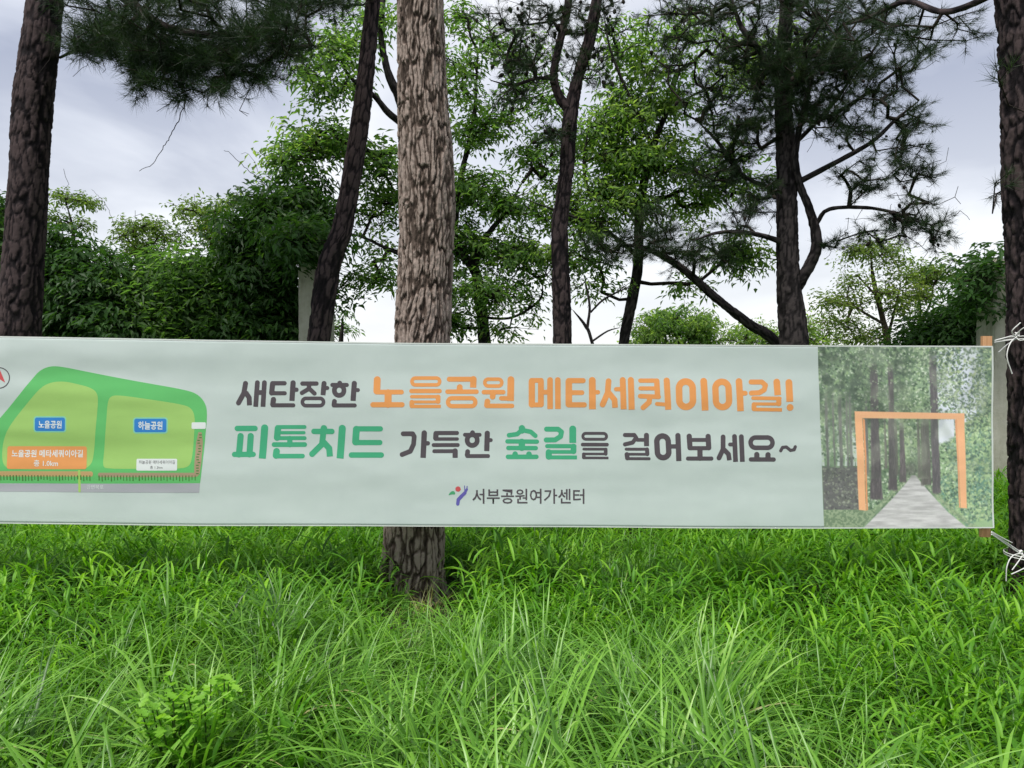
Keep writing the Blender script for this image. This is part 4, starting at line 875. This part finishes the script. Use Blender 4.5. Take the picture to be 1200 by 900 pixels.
P_c2 = crown(t, sk, len(sk.P), [(925, 100, 50, 50, 8.0, 120), (960, 60, 60, 44, 7.9, 120), (880, 60, 50, 45, 8.1, 80), (1000, 80, 40, 32, 7.8, 50), (960, 130, 50, 30, 7.8, 50), (1045, 95, 34, 24, 7.6, 16), (1000, 155, 40, 22, 7.7, 20), (1055, 175, 34, 18, 7.5, 14),
    (1080, 200, 24, 12, 7.4, 8), (1050, 262, 40, 22, 7.5, 16), (1095, 265, 20, 18, 7.4, 7), (1000, 215, 36, 24, 7.7, 14), (880, 150, 44, 36, 8.1, 60), (850, 200, 44, 30, 8.3, 44), (830, 120, 40, 40, 8.4, 36), (880, 240, 34, 20, 8.1, 20), (790, 60, 34, 40, 8.4, 22), (900, 215, 24, 22, 8.0, 10),
    (840, 20, 60, 34, 8.2, 34), (930, 0, 90, 40, 8.0, 60), (1030, 30, 50, 30, 7.6, 18), (860, 265, 30, 16, 7.9, 10), (970, 285, 20, 16, 7.9, 6), (1060, 130, 30, 14, 7.4, 7), (1080, 235, 24, 10, 7.4, 5), (1070, 150, 34, 30, 7.4, 14), (1040, 200, 50, 24, 7.5, 18), (1085, 270, 36, 18, 7.4, 12), (1030, 270, 40, 20, 7.6, 10), (1070, 60, 40, 30, 7.5, 14), (980, 10, 90, 26, 7.8, 30), (800, 10, 60, 30, 8.3, 22), (1020, 120, 40, 24, 7.6, 14)],
    'needle', M_needle, 97, per=4, spread=.15, rmax=.03, scale=1.0, tip=.0026, bare=.9); T_c2 = t
# leaning trunk left of it, carrying a flat mass of needles
rows = [(912, 404, 12, 8.6), (880, 381, 11, 8.55), (840, 350, 10, 8.5), (812, 325, 9, 8.4), (790, 308, 8, 8.4), (760, 292, 6, 8.3), (730, 286, 4, 8.3)]
t, sk = trunk_tree('pine_tree', 'low pine stem slanting up to the left beside the spreading pine', 'pine tree', None, [('trunk', rows, True)], M_bark_dark, (28, .03, .006, (.04, .1)))
crown(t, sk, len(sk.P), [(710, 288, 36, 22, 8.3, 26), (755, 285, 42, 24, 8.3, 40), (800, 290, 42, 24, 8.3, 36), (845, 300, 30, 18, 8.4, 16), (770, 255, 30, 16, 8.3, 10)], 'needle', M_needle, 98, per=5, spread=.15, rmax=.02, scale=.95, tint=.6)
# ---- cones hanging in the two pines
def cones(P, t, n, seed):
    g = np.random.default_rng(seed); q = P[g.choice(len(P), n, replace=False)] + g.normal(0, .02, (n, 3)); k = 7; rings = [(0, .004), (.012, .017), (.03, .019), (.048, .012), (.056, .002)]
    V = np.array([[r_ * math.cos(a * 2 * math.pi / k + z * 40), r_ * math.sin(a * 2 * math.pi / k + z * 40), -z] for z, r_ in rings for a in range(k)])
    F = np.array([[i * k + a, i * k + (a + 1) % k, (i + 1) * k + (a + 1) % k, (i + 1) * k + a] for i in range(4) for a in range(k)])
    V2 = np.einsum('nij,kj->nki', rot_to(g.normal(0, .6, (n, 3)) + [0, 0, 1], g), V) * g.uniform(.6, 1.1, n)[:, None, None] + q[:, None]; F2 = (F[None] + (np.arange(n) * len(V))[:, None, None]).reshape(-1, 4)
    o = obj('pine_cones', mesh_np('pine_cones', V2.reshape(-1, 3), F2, M_twig), t); o['kind'] = 'stuff'
cones(P_c1, T_c1, 110, 1); cones(P_c2, T_c2, 170, 2)

# ---- broad-leaved trees behind
def broad(label, paths, blobs, seed, m=M_leaf, scale=1.15, per=6, spread=.26, spec=(24, .04, .005, (.04, .1)), tint=.5, twig=None, bark=M_bark_dark, name='broadleaf_tree', cat='tree', extra=None):
    blobs = [(a_, b_, c_, d_, e_, max(2, int(n_ * .95))) for a_, b_, c_, d_, e_, n_ in blobs]
    t, sk = trunk_tree(name, label, cat, None, paths, bark, spec); crown(t, sk, len(sk.P), blobs, 'leaf', m, seed, per=per, spread=spread, scale=scale, rmax=.03, tint=tint, twig=twig, extra=extra, bare=.5, tip=.0026); return t
broad('broad-leaved tree half hidden by the thick pale trunk, forking to its upper left',
    [('trunk', [(496, 400, 18, 8.4), (494, 300, 17, 8.4), (486, 180, 15, 8.4), (470, 120, 12, 8.4), (455, 86, 9, 8.4), (446, 40, 7, 8.4), (450, -10, 6, 8.4), (455, -90, 4, 8.4)], True),
     ('limb', [(478, 150, 9, 8.4), (455, 132, 8, 8.3), (438, 112, 6, 8.2), (410, 90, 4, 8.1), (395, 60, 3, 8.0)], False), ('limb', [(494, 310, 6, 8.4), (455, 292, 4, 8.2), (425, 278, 3, 8.0), (400, 272, 2, 7.9)], False)],
    [(395, 60, 34, 26, 8.1, 16), (375, 90, 26, 18, 8.0, 8), (440, 30, 36, 26, 8.4, 12), (420, 110, 34, 14, 8.2, 5), (372, 172, 30, 24, 8.1, 18), (400, 160, 26, 18, 8.2, 10), (445, 190, 24, 26, 8.3, 14), (448, 240, 26, 24, 8.3, 14), (432, 320, 36, 20, 8.2, 9), (455, 290, 16, 30, 8.4, 5), (400, 345, 16, 20, 8.3, 4), (340, 192, 18, 16, 8.1, 8)], 101)
broad('broad-leaved tree with a crooked dark stem between the pale trunk and the forked pine',
    [('trunk', [(568, 400, 15, 9.2), (562, 345, 13, 9.2), (557, 318, 12, 9.2), (542, 298, 11, 9.2), (532, 280, 9, 9.2), (540, 210, 7, 9.2), (555, 140, 5, 9.2), (560, 60, 4, 9.2)], True), ('limb', [(557, 318, 8, 9.2), (562, 290, 7, 9.2), (590, 250, 5, 9.1), (612, 214, 3, 9.0)], False),
     ('branch', [(563, 372, 4, 9.2), (600, 372, 3, 9.2), (632, 352, 3, 9.2), (636, 330, 2, 9.2)], False)],
    [(540, 90, 30, 36, 9.2, 16), (570, 150, 40, 30, 9.2, 20), (545, 225, 34, 30, 9.2, 26), (590, 235, 36, 22, 9.2, 20), (550, 290, 40, 26, 9.2, 26), (600, 300, 44, 24, 9.2, 26), (560, 340, 46, 24, 9.2, 24), (530, 380, 26, 16, 9.2, 16), (610, 350, 36, 14, 9.2, 9), (640, 180, 44, 40, 9.2, 22), (610, 120, 44, 40, 9.2, 14), (650, 250, 40, 24, 9.1, 12), (635, 310, 30, 20, 9.1, 8), (600, 60, 40, 40, 9.3, 14), (545, 30, 24, 30, 9.3, 9), (600, 385, 30, 10, 9.2, 4)], 102)
broad('broad-leaved tree on a thin curved stem between the forked pine and the spreading pine',
    [('trunk', [(731, 402, 13, 9.0), (741, 350, 13, 9.0), (748, 310, 12, 9.0), (749, 262, 11, 9.0), (756, 205, 9, 9.0), (768, 164, 7, 9.0), (785, 120, 5, 9.0), (800, 60, 4, 9.0)], True), ('limb', [(764, 170, 5, 9.0), (740, 120, 4, 8.9), (716, 60, 3, 8.8), (708, 20, 2.5, 8.8)], False),
     ('limb', [(706, 268, 4, 8.8), (690, 225, 4, 8.8), (684, 190, 3, 8.8), (690, 150, 2.5, 8.8)], False), ('branch', [(748, 300, 6, 9.0), (706, 268, 5, 8.8), (660, 250, 3, 8.6), (620, 235, 2, 8.5)], False)],
    [(735, 130, 40, 34, 9.0, 28), (725, 60, 40, 40, 9.1, 14), (790, 60, 60, 40, 9.3, 18), (900, 60, 60, 40, 9.5, 16), (700, 330, 30, 16, 8.9, 4), (860, 200, 40, 40, 9.3, 14), (745, 190, 40, 26, 9.0, 34), (790, 190, 40, 30, 9.1, 22), (700, 165, 34, 30, 8.9, 18), (735, 235, 40, 22, 9.0, 22), (690, 225, 40, 26, 8.8, 16), (780, 110, 36, 32, 9.1, 16), (690, 260, 40, 18, 8.8, 14), (810, 235, 36, 24, 9.2, 16), (865, 298, 26, 22, 8.8, 16), (800, 330, 16, 9, 8.9, 4), (690, 310, 34, 14, 8.9, 7), (650, 300, 26, 16, 8.8, 6), (855, 100, 50, 50, 9.3, 12)], 103, tint=.6)
broad('bare-looking slender shrub with thin forked stems right of the forked pine',
    [('trunk', [(694, 402, 4, 8.2), (686, 382, 4, 8.2), (672, 364, 3, 8.2)], True), ('stem', [(688, 386, 3.5, 8.2), (691, 362, 3, 8.2), (689, 345, 2.5, 8.2), (686, 330, 2, 8.2)], False), ('stem', [(692, 366, 2.5, 8.2), (706, 352, 2.2, 8.2), (724, 342, 2, 8.2), (740, 336, 1.6, 8.2)], False), ('stem', [(694, 400, 2.5, 8.2), (712, 388, 2, 8.2), (726, 384, 1.6, 8.2)], False)],
    [(728, 338, 12, 8, 8.2, 2), (676, 335, 10, 8, 8.2, 1)], 104, scale=.5, per=3, spread=.12, name='shrub', cat='shrub', spec=(10, .05, .001, (.03, .08)))
broad('light yellow-green young tree with layered leaves left of the right concrete pillar',
    [('trunk', [(1040, 400, 8, 10.5), (1034, 372, 6.5, 10.5), (1024, 330, 5, 10.5), (1020, 300, 3, 10.5)], True), ('branch', [(1036, 380, 3.5, 10.5), (1012, 366, 3, 10.4), (996, 356, 2, 10.3), (975, 350, 1.5, 10.3)], False), ('branch', [(1040, 396, 4, 10.5), (1048, 365, 3, 10.6), (1056, 330, 2, 10.6)], False), ('branch', [(1028, 348, 3, 10.5), (1004, 322, 2, 10.4)], False)],
    [(1020, 295, 34, 10, 10.5, 12), (1045, 300, 26, 10, 10.5, 8), (990, 355, 26, 9, 10.4, 9), (970, 350, 14, 7, 10.3, 4), (1008, 330, 24, 7, 10.4, 6), (1046, 340, 26, 10, 10.5, 9), (1050, 366, 20, 9, 10.6, 7), (990, 382, 24, 9, 10.4, 8), (1020, 395, 36, 9, 10.5, 9)], 105, m=M_leaf_lime, scale=.95, per=6, spread=.2, twig=M_twig_pale, bark=M_twig_pale, spec=(12, .05, .002, (.03, .08)))
broad('second light yellow-green young tree with two thin stems right beside the right pillar hedge',
    [('trunk', [(1076, 402, 6, 10.8), (1078, 370, 4, 10.8), (1077, 335, 3, 10.8)], True), ('branch', [(1078, 380, 3, 10.8), (1090, 356, 2.5, 10.8), (1094, 334, 2, 10.8)], False)],
    [(1076, 328, 26, 10, 10.8, 12), (1100, 322, 20, 10, 10.8, 9), (1120, 325, 16, 9, 10.9, 6), (1066, 350, 18, 9, 10.8, 5), (1090, 345, 20, 8, 10.8, 5)], 106, m=M_leaf_lime, scale=.95, per=6, spread=.2, twig=M_twig_pale, bark=M_twig_pale, spec=(12, .05, .002, (.03, .08)))
broad('rounded low tree whose top shows just above the banner between the trunks',
    [('trunk', [(800, 470, 10, 12.5), (798, 420, 9, 12.5), (795, 395, 6, 12.5)], True)], [(780, 386, 36, 14, 12.5, 30), (815, 390, 30, 14, 12.5, 26), (760, 395, 24, 10, 12.5, 14), (800, 378, 30, 8, 12.5, 16), (800, 415, 50, 18, 12.5, 30)], 107, scale=1.1, spread=.3, tint=.65)
broad('low leafy tree showing above the banner at the foot of the spreading pine',
    [('trunk', [(880, 470, 10, 12.8), (882, 430, 8, 12.8), (884, 408, 5, 12.8)], True)], [(870, 398, 40, 8, 12.8, 22), (900, 396, 26, 10, 12.8, 16), (945, 386, 12, 16, 12.8, 10), (960, 396, 30, 10, 12.8, 14), (890, 425, 60, 16, 12.8, 26)], 108, scale=1.1, spread=.26, tint=.7)
broad('thin leafy tree poking up between the left pillar trunk and the thick pale trunk',
    [('trunk', [(398, 430, 6, 9.5), (400, 395, 5, 9.5), (402, 370, 3, 9.5)], True)], [(388, 388, 10, 12, 9.5, 5), (402, 380, 10, 14, 9.5, 4)], 109, scale=.9, per=4, spread=.16)

# ---- vine-covered hedge mounds on the left and at the right pillar
def mound(label, stems, blobs, seed, m=M_leaf_dark, per=7, spread=.26, scale=1.15, tint=.45, name='vine_covered_hedge', cat='hedge'):
    t, sk = trunk_tree(name, label, cat, 'vine-covered hedge along the fence line', [('stem', stems, True)], M_bark_dark, (12, .06, .003, (.04, .1)))
    crown(t, sk, len(sk.P), blobs, 'leaf', m, seed, per=per, spread=spread, scale=scale, rmax=.02, tint=tint); return t
mound('dark green vine hedge behind the leaning trunk at the left border', [(18, 440, 8, 8.0), (15, 350, 6, 8.0), (5, 300, 4, 8.0)],
      [(-20, 280, 36, 30, 8.0, 50), (5, 312, 34, 46, 8.0, 70), (-2, 250, 18, 16, 8.0, 8), (0, 380, 50, 46, 8.0, 90), (64, 325, 22, 30, 8.1, 34), (68, 285, 14, 14, 8.1, 6), (20, 450, 70, 46, 8.0, 80), (30, 530, 80, 36, 8.0, 60)], 202, tint=.4)
mound('low dense dark vine hedge above the printed map, left of the brighter mound', [(130, 440, 8, 8.0), (125, 390, 6, 8.0), (120, 350, 4, 8.0)],
      [(90, 338, 30, 26, 8.0, 50), (125, 348, 32, 24, 8.0, 54), (120, 382, 54, 24, 8.0, 110), (70, 375, 36, 30, 8.0, 60), (95, 302, 16, 10, 8.0, 6), (140, 318, 18, 10, 8.0, 5), (110, 450, 80, 46, 8.0, 90), (110, 530, 90, 36, 8.0, 60)], 202)
mound('brighter leafy hedge mound with yellowish sprays, middle of the left hedge', [(215, 440, 8, 8.0), (212, 390, 6, 8.0), (210, 350, 4, 8.0)],
      [(190, 350, 32, 22, 8.0, 44), (228, 342, 32, 28, 8.0, 54), (205, 382, 52, 26, 8.0, 110), (255, 368, 34, 34, 8.0, 76), (178, 316, 18, 10, 8.1, 6), (212, 314, 20, 12, 8.0, 7), (200, 450, 80, 46, 8.0, 90), (210, 530, 90, 36, 8.0, 60)], 203, m=M_leaf, tint=.25)
mound('tall dark vine mass climbing over the left concrete pillar', [(318, 440, 9, 7.9), (316, 360, 8, 7.9), (325, 290, 6, 7.9), (335, 240, 4, 7.9)],
      [(330, 275, 32, 30, 7.8, 66), (300, 304, 34, 34, 7.9, 70), (350, 235, 24, 22, 7.9, 22), (352, 285, 14, 14, 7.0, 20), (366, 280, 12, 8, 7.0, 8), (365, 255, 18, 18, 7.9, 16), (310, 350, 42, 36, 8.0, 100), (280, 385, 36, 20, 8.0, 50), (330, 388, 22, 18, 8.0, 36), (285, 272, 22, 14, 7.9, 9), (305, 236, 22, 12, 7.9, 6), (290, 450, 60, 46, 8.0, 70), (300, 530, 70, 36, 8.0, 50)], 204, tint=.5)
mound('dark hedge rising to the vine on the right concrete pillar', [(1120, 440, 8, 8.4), (1120, 400, 6, 8.4), (1130, 360, 4, 8.4)],
      [(1128, 384, 26, 14, 8.3, 44), (1092, 398, 30, 9, 8.4, 34), (1138, 364, 10, 14, 8.0, 14), (1150, 320, 8, 12, 7.1, 8), (1158, 312, 10, 6, 6.9, 5), (1150, 350, 10, 10, 7.1, 8), (1140, 420, 50, 40, 8.4, 90), (1110, 500, 70, 46, 8.4, 90), (1175, 530, 34, 18, 7.9, 50), (1230, 480, 60, 60, 8.4, 90), (1280, 400, 60, 60, 8.4, 90)], 205)
# twiggy light sprays above the hedge
for lab, st, bl, sd_ in (('thin pale-leaved sapling standing above the hedge next to the leaning left trunk', [(88, 300, 4, 9.0), (84, 262, 3, 9.0), (78, 240, 2, 9.0)], [(78, 234, 14, 7, 9.0, 6), (98, 236, 14, 6, 9.0, 5), (70, 262, 12, 9, 9.0, 5), (95, 268, 14, 7, 9.0, 4)], 211),
                         ('pale-leaved sapling above the low part of the left hedge', [(165, 330, 4, 9.0), (162, 295, 3, 9.0), (160, 280, 2, 9.0)], [(150, 272, 16, 7, 9.0, 8), (172, 266, 16, 6, 9.0, 8), (195, 278, 16, 7, 9.0, 7), (150, 292, 18, 8, 9.0, 8), (180, 292, 20, 8, 9.0, 9)], 212),
                         ('tallest pale-leaved sapling above the left hedge, near the dark vine mass', [(252, 320, 4, 9.0), (246, 280, 3, 9.0), (240, 255, 2, 9.0)], [(225, 248, 16, 6, 9.0, 7), (250, 250, 16, 8, 9.0, 8), (245, 268, 22, 8, 9.0, 9), (262, 285, 22, 9, 9.0, 10), (270, 240, 14, 7, 9.0, 5), (275, 300, 22, 10, 9.0, 9)], 213)):
    broad(lab, [('trunk', st, True)], bl, sd_, m=M_leaf_lime, scale=.8, per=6, spread=.18, tint=.3, name='sapling', cat='sapling', spec=(10, .05, .001, (.03, .08)), twig=M_twig)
# dangling dead vine under the left pine's branch
def vine(rows, d, r, label, loc):
    m = MB(); pts = [at(x, y, d + .05 * math.sin(x)) for x, y in rows]; Q = spline([[*p] for p in pts], .03); g = np.random.default_rng(5); Q = Q + g.normal(0, .004, Q.shape)
    m.tube(Q, np.linspace(r, r * .5, len(Q)), 5); tag(obj('hanging_twig', m.mesh('hanging_twig', M_twig)), label, 'twig')
vine([(219, 112), (214, 128), (206, 148), (196, 166), (186, 180), (180, 192), (170, 196), (163, 200)], 5.8, .004, 'thin dead twig dangling from the left pine branch against the sky', 0)
vine([(330, 236), (305, 210), (292, 200), (276, 186), (268, 178), (262, 176)], 7.8, .0045, 'thin dead shoot arching out of the vine mass by the left pillar', 0)
vine([(330, 240), (306, 206), (298, 190), (290, 180), (282, 180)], 7.8, .003, 'thinner curled dead shoot just above the arching one by the left pillar', 0)
vine([(150, 300), (134, 262), (126, 244), (118, 232), (108, 222)], 8.3, .003, 'wispy bare shoot rising over the low part of the left hedge', 0)

# ------------------------------------------------------------------ concrete pillars
mc, nt, b = mat('weathered_concrete', 0.9, spec=0.2)
tc_ = N(nt, 'ShaderNodeTexCoord'); mp_ = N(nt, 'ShaderNodeMapping'); mp_.inputs['Scale'].default_value = (6, 6, 1.0); L(nt, tc_.outputs['Object'], mp_.inputs[0])
L(nt, ramp(nt, [(0.3, (0.22, 0.21, 0.165)), (0.5, (0.40, 0.385, 0.32)), (0.72, (0.50, 0.48, 0.42))], mathn(nt, 'ADD', mathn(nt, 'MULTIPLY', noise(nt, 1.5, 6, .65, mp_.outputs[0]), .6), mathn(nt, 'MULTIPLY', noise(nt, 14, 5, .7), .4))), b.inputs['Base Color'])
bump(nt, b, noise(nt, 45, 5, .7), .5, .006)
def pillar(cx, ty_, d, wd, label):
    c = at(cx, 500, d); z0 = float(gz(c.x, c.y)); zt = at(cx, ty_, d).z; P = thing('concrete_pillar', (c.x, c.y, z0), label, 'pillar'); g = random.Random(int(cx))
    def block(name, w_, dd, za, zb, ch, seg):
        n = max(1, int((zb - za) / seg)); V = []; F = []; prof = [(-w_ + ch, -dd), (w_ - ch, -dd), (w_, -dd + ch), (w_, dd - ch), (w_ - ch, dd), (-w_ + ch, dd), (-w_, dd - ch), (-w_, -dd + ch)]
        for k in range(n + 1):
            sh = (ch * .6 if k in (0, n) else 0)
            for x, y in prof: V.append([c.x + (x - math.copysign(sh, x)) + g.uniform(-.0018, .0018), c.y + (y - math.copysign(sh, y)) + g.uniform(-.0018, .0018), za + (zb - za) * k / n + g.uniform(-.002, .002)])
        i = np.arange(8)
        for k in range(n): F += np.stack([i + 8 * k, (i + 1) % 8 + 8 * k, (i + 1) % 8 + 8 * (k + 1), i + 8 * (k + 1)], 1).tolist()
        m = MB(); m.add(V, F); m.add(np.array(V[:8])[::-1], [list(range(8))]); m.add(V[-8:], [list(range(8))]); obj(name, m.mesh(name, mc, False), P)
    block('shaft', wd / 2, wd / 2, z0 - .15, zt - .17, .012, .1); block('cap', wd / 2 + .022, wd / 2 + .022, zt - .17, zt, .014, .06)
pillar(372, 288, 7.3, .27, 'weathered concrete pillar half hidden by vines and the slender leaning trunk'); pillar(1170, 306, 7.0, .27, 'weathered concrete pillar behind the right end of the banner')

# ------------------------------------------------------------------ white ties
mr, nt, b = mat('white_cord', 0.7, (0.62, 0.62, 0.60), 0.3); bump(nt, b, noise(nt, 400, 2), .4, .001)
def tie(zc_px, lines, label, cxp=1222, dd=4.15, rad=.172, side=1, wrap_d=4.15):
    c = at(cxp, zc_px, wrap_d); t = thing('white_tie', (c.x, c.y, c.z), label, 'cord', 'white cord ties at the banner ends')
    for k in range(2):
        m = MB(); a = np.linspace(0, 2 * math.pi, 49); pts = np.stack([c.x + (rad + .004) * np.cos(a), c.y + (rad + .004) * np.sin(a), c.z + 0.010 * k + .008 * np.cos(a + .6 * k) * side], 1)
        m.tube(pts, .0032, 6, False); obj('loop', m.mesh('loop', mr), t)
    if 1:
        kn = at(*lines[0][-1]); m = MB(); q = np.linspace(0, 4 * math.pi, 60); pts = np.stack([kn.x - .004 + .008 * np.cos(q), kn.y - .006 + .006 * np.sin(q), kn.z + .009 * np.sin(q * 1.5 + .4)], 1); m.tube(pts, .0036, 6); obj('knot', m.mesh('knot', mr), t)
    for rows in lines:
        Q = spline([[*at(x, y, d)] for x, y, d in rows], .015); m = MB(); m.tube(Q, np.full(len(Q), .0034 if len(rows) < 3 else .0028), 6); obj('cord_end' if len(rows) > 2 else 'cord', m.mesh('cord', mr), t)
    return t
tie(396, [[(1166, 399, 3.86), (1192, 392, 3.99)], [(1166, 401, 3.86), (1193, 397, 3.99)], [(1192, 394, 3.98), (1184, 402, 3.92), (1180, 418, 3.9), (1186, 438, 3.9)], [(1192, 396, 3.98), (1180, 404, 3.93), (1170, 413, 3.9)], [(1190, 393, 3.98), (1197, 386, 3.95), (1204, 382, 3.93)],
          [(1190, 395, 3.98), (1196, 399, 3.93), (1206, 396, 3.92)], [(1190, 394, 3.97), (1186, 388, 3.94), (1196, 378, 3.93)]], 'white cord tying the top batten end to the right pine')
tie(650, [[(1162, 624, 3.87), (1196, 647, 3.98)], [(1162, 626, 3.87), (1197, 650, 3.98)], [(1162, 623, 3.87), (1174, 630, 3.9), (1186, 636, 3.93)], [(1197, 648, 3.98), (1186, 652, 3.92), (1180, 664, 3.9), (1179, 681, 3.9)], [(1199, 650, 3.97), (1192, 660, 3.93), (1186, 668, 3.92)],
          [(1204, 664, 3.94), (1194, 669, 3.93), (1185, 673, 3.92)], [(1197, 648, 3.97), (1204, 655, 3.94), (1212, 652, 3.93)]], 'white cord tying the bottom batten end to the right pine')

# ------------------------------------------------------------------ small plants in the grass
def weed(px, py, d, h, label, seed):
    g = np.random.default_rng(seed); p = at(px, py, d); z = float(gz(p.x, p.y)); t = thing('leafy_weed', (p.x, p.y, z), label, 'weed'); top = p.z; m = MB(); LV, LF, LT = [], [], []; nv = 0; ends = []
    for k in range(11):
        a = g.uniform(0, 6.28); r_ = g.uniform(.01, .13); q = np.array([p.x + r_ * math.cos(a), p.y + r_ * math.sin(a), top - g.uniform(0, .07)]); b0 = np.array([p.x + g.normal() * .02, p.y + g.normal() * .02, z - .02])
        Q = spline([b0, (b0 + q) / 2 + [0, 0, .05], q], .03); m.tube(Q, np.full(len(Q), .0022), 5); ends.append((q, Q[-1] - Q[-3]))
        for j in range(3, len(Q), 1):
            for s_ in (-1, 1):
                an = g.uniform(0, 6.28); d_ = np.array([math.cos(an), math.sin(an), g.uniform(-.5, 1.0)]); d_ /= np.linalg.norm(d_); ln = g.uniform(.026, .055); sd2 = np.cross(d_, [0, 0, 1.]); sd2 /= np.linalg.norm(sd2)
                prof = [(0, .1), (.25, .5), (.32, .22), (.5, .62), (.6, .25), (.78, .4), (1, 0)]; L0 = [Q[j] + d_ * ln * a_ - sd2 * ln * b_ * .55 for a_, b_ in prof]; R0 = [Q[j] + d_ * ln * a_ + sd2 * ln * b_ * .55 for a_, b_ in prof]
                C0 = [Q[j] + d_ * ln * a_ - np.array([0, 0, .004]) for a_, _ in prof]; LV += L0 + C0 + R0; n7 = 7
                for i in range(6): LF += [[nv + i, nv + i + 1, nv + 8 + i, nv + 7 + i], [nv + 7 + i, nv + 8 + i, nv + 15 + i, nv + 14 + i]]
                LT += [g.uniform(.3, 1)] * 21; nv += 21
    obj('stems', m.mesh('stems', M_leaf_lime), t)['kind'] = 'stuff'; me = mesh_np('leaves', np.array(LV), np.array(LF), M_weed); fattr(me, 'tint', LT); obj('leaves', me, t)['kind'] = 'stuff'
M_weed = leaf_mat('weed_leaves', [(0, (0.10, 0.27, 0.025)), (1, (0.24, 0.46, 0.05))], 1.6, .4)
weed(250, 786, 2.25, .4, 'bright green lobed-leaf weed in the long grass at the lower left', 1)
weed(205, 812, 2.2, .4, 'smaller bright green weed just left of the larger lobed-leaf weed', 2)
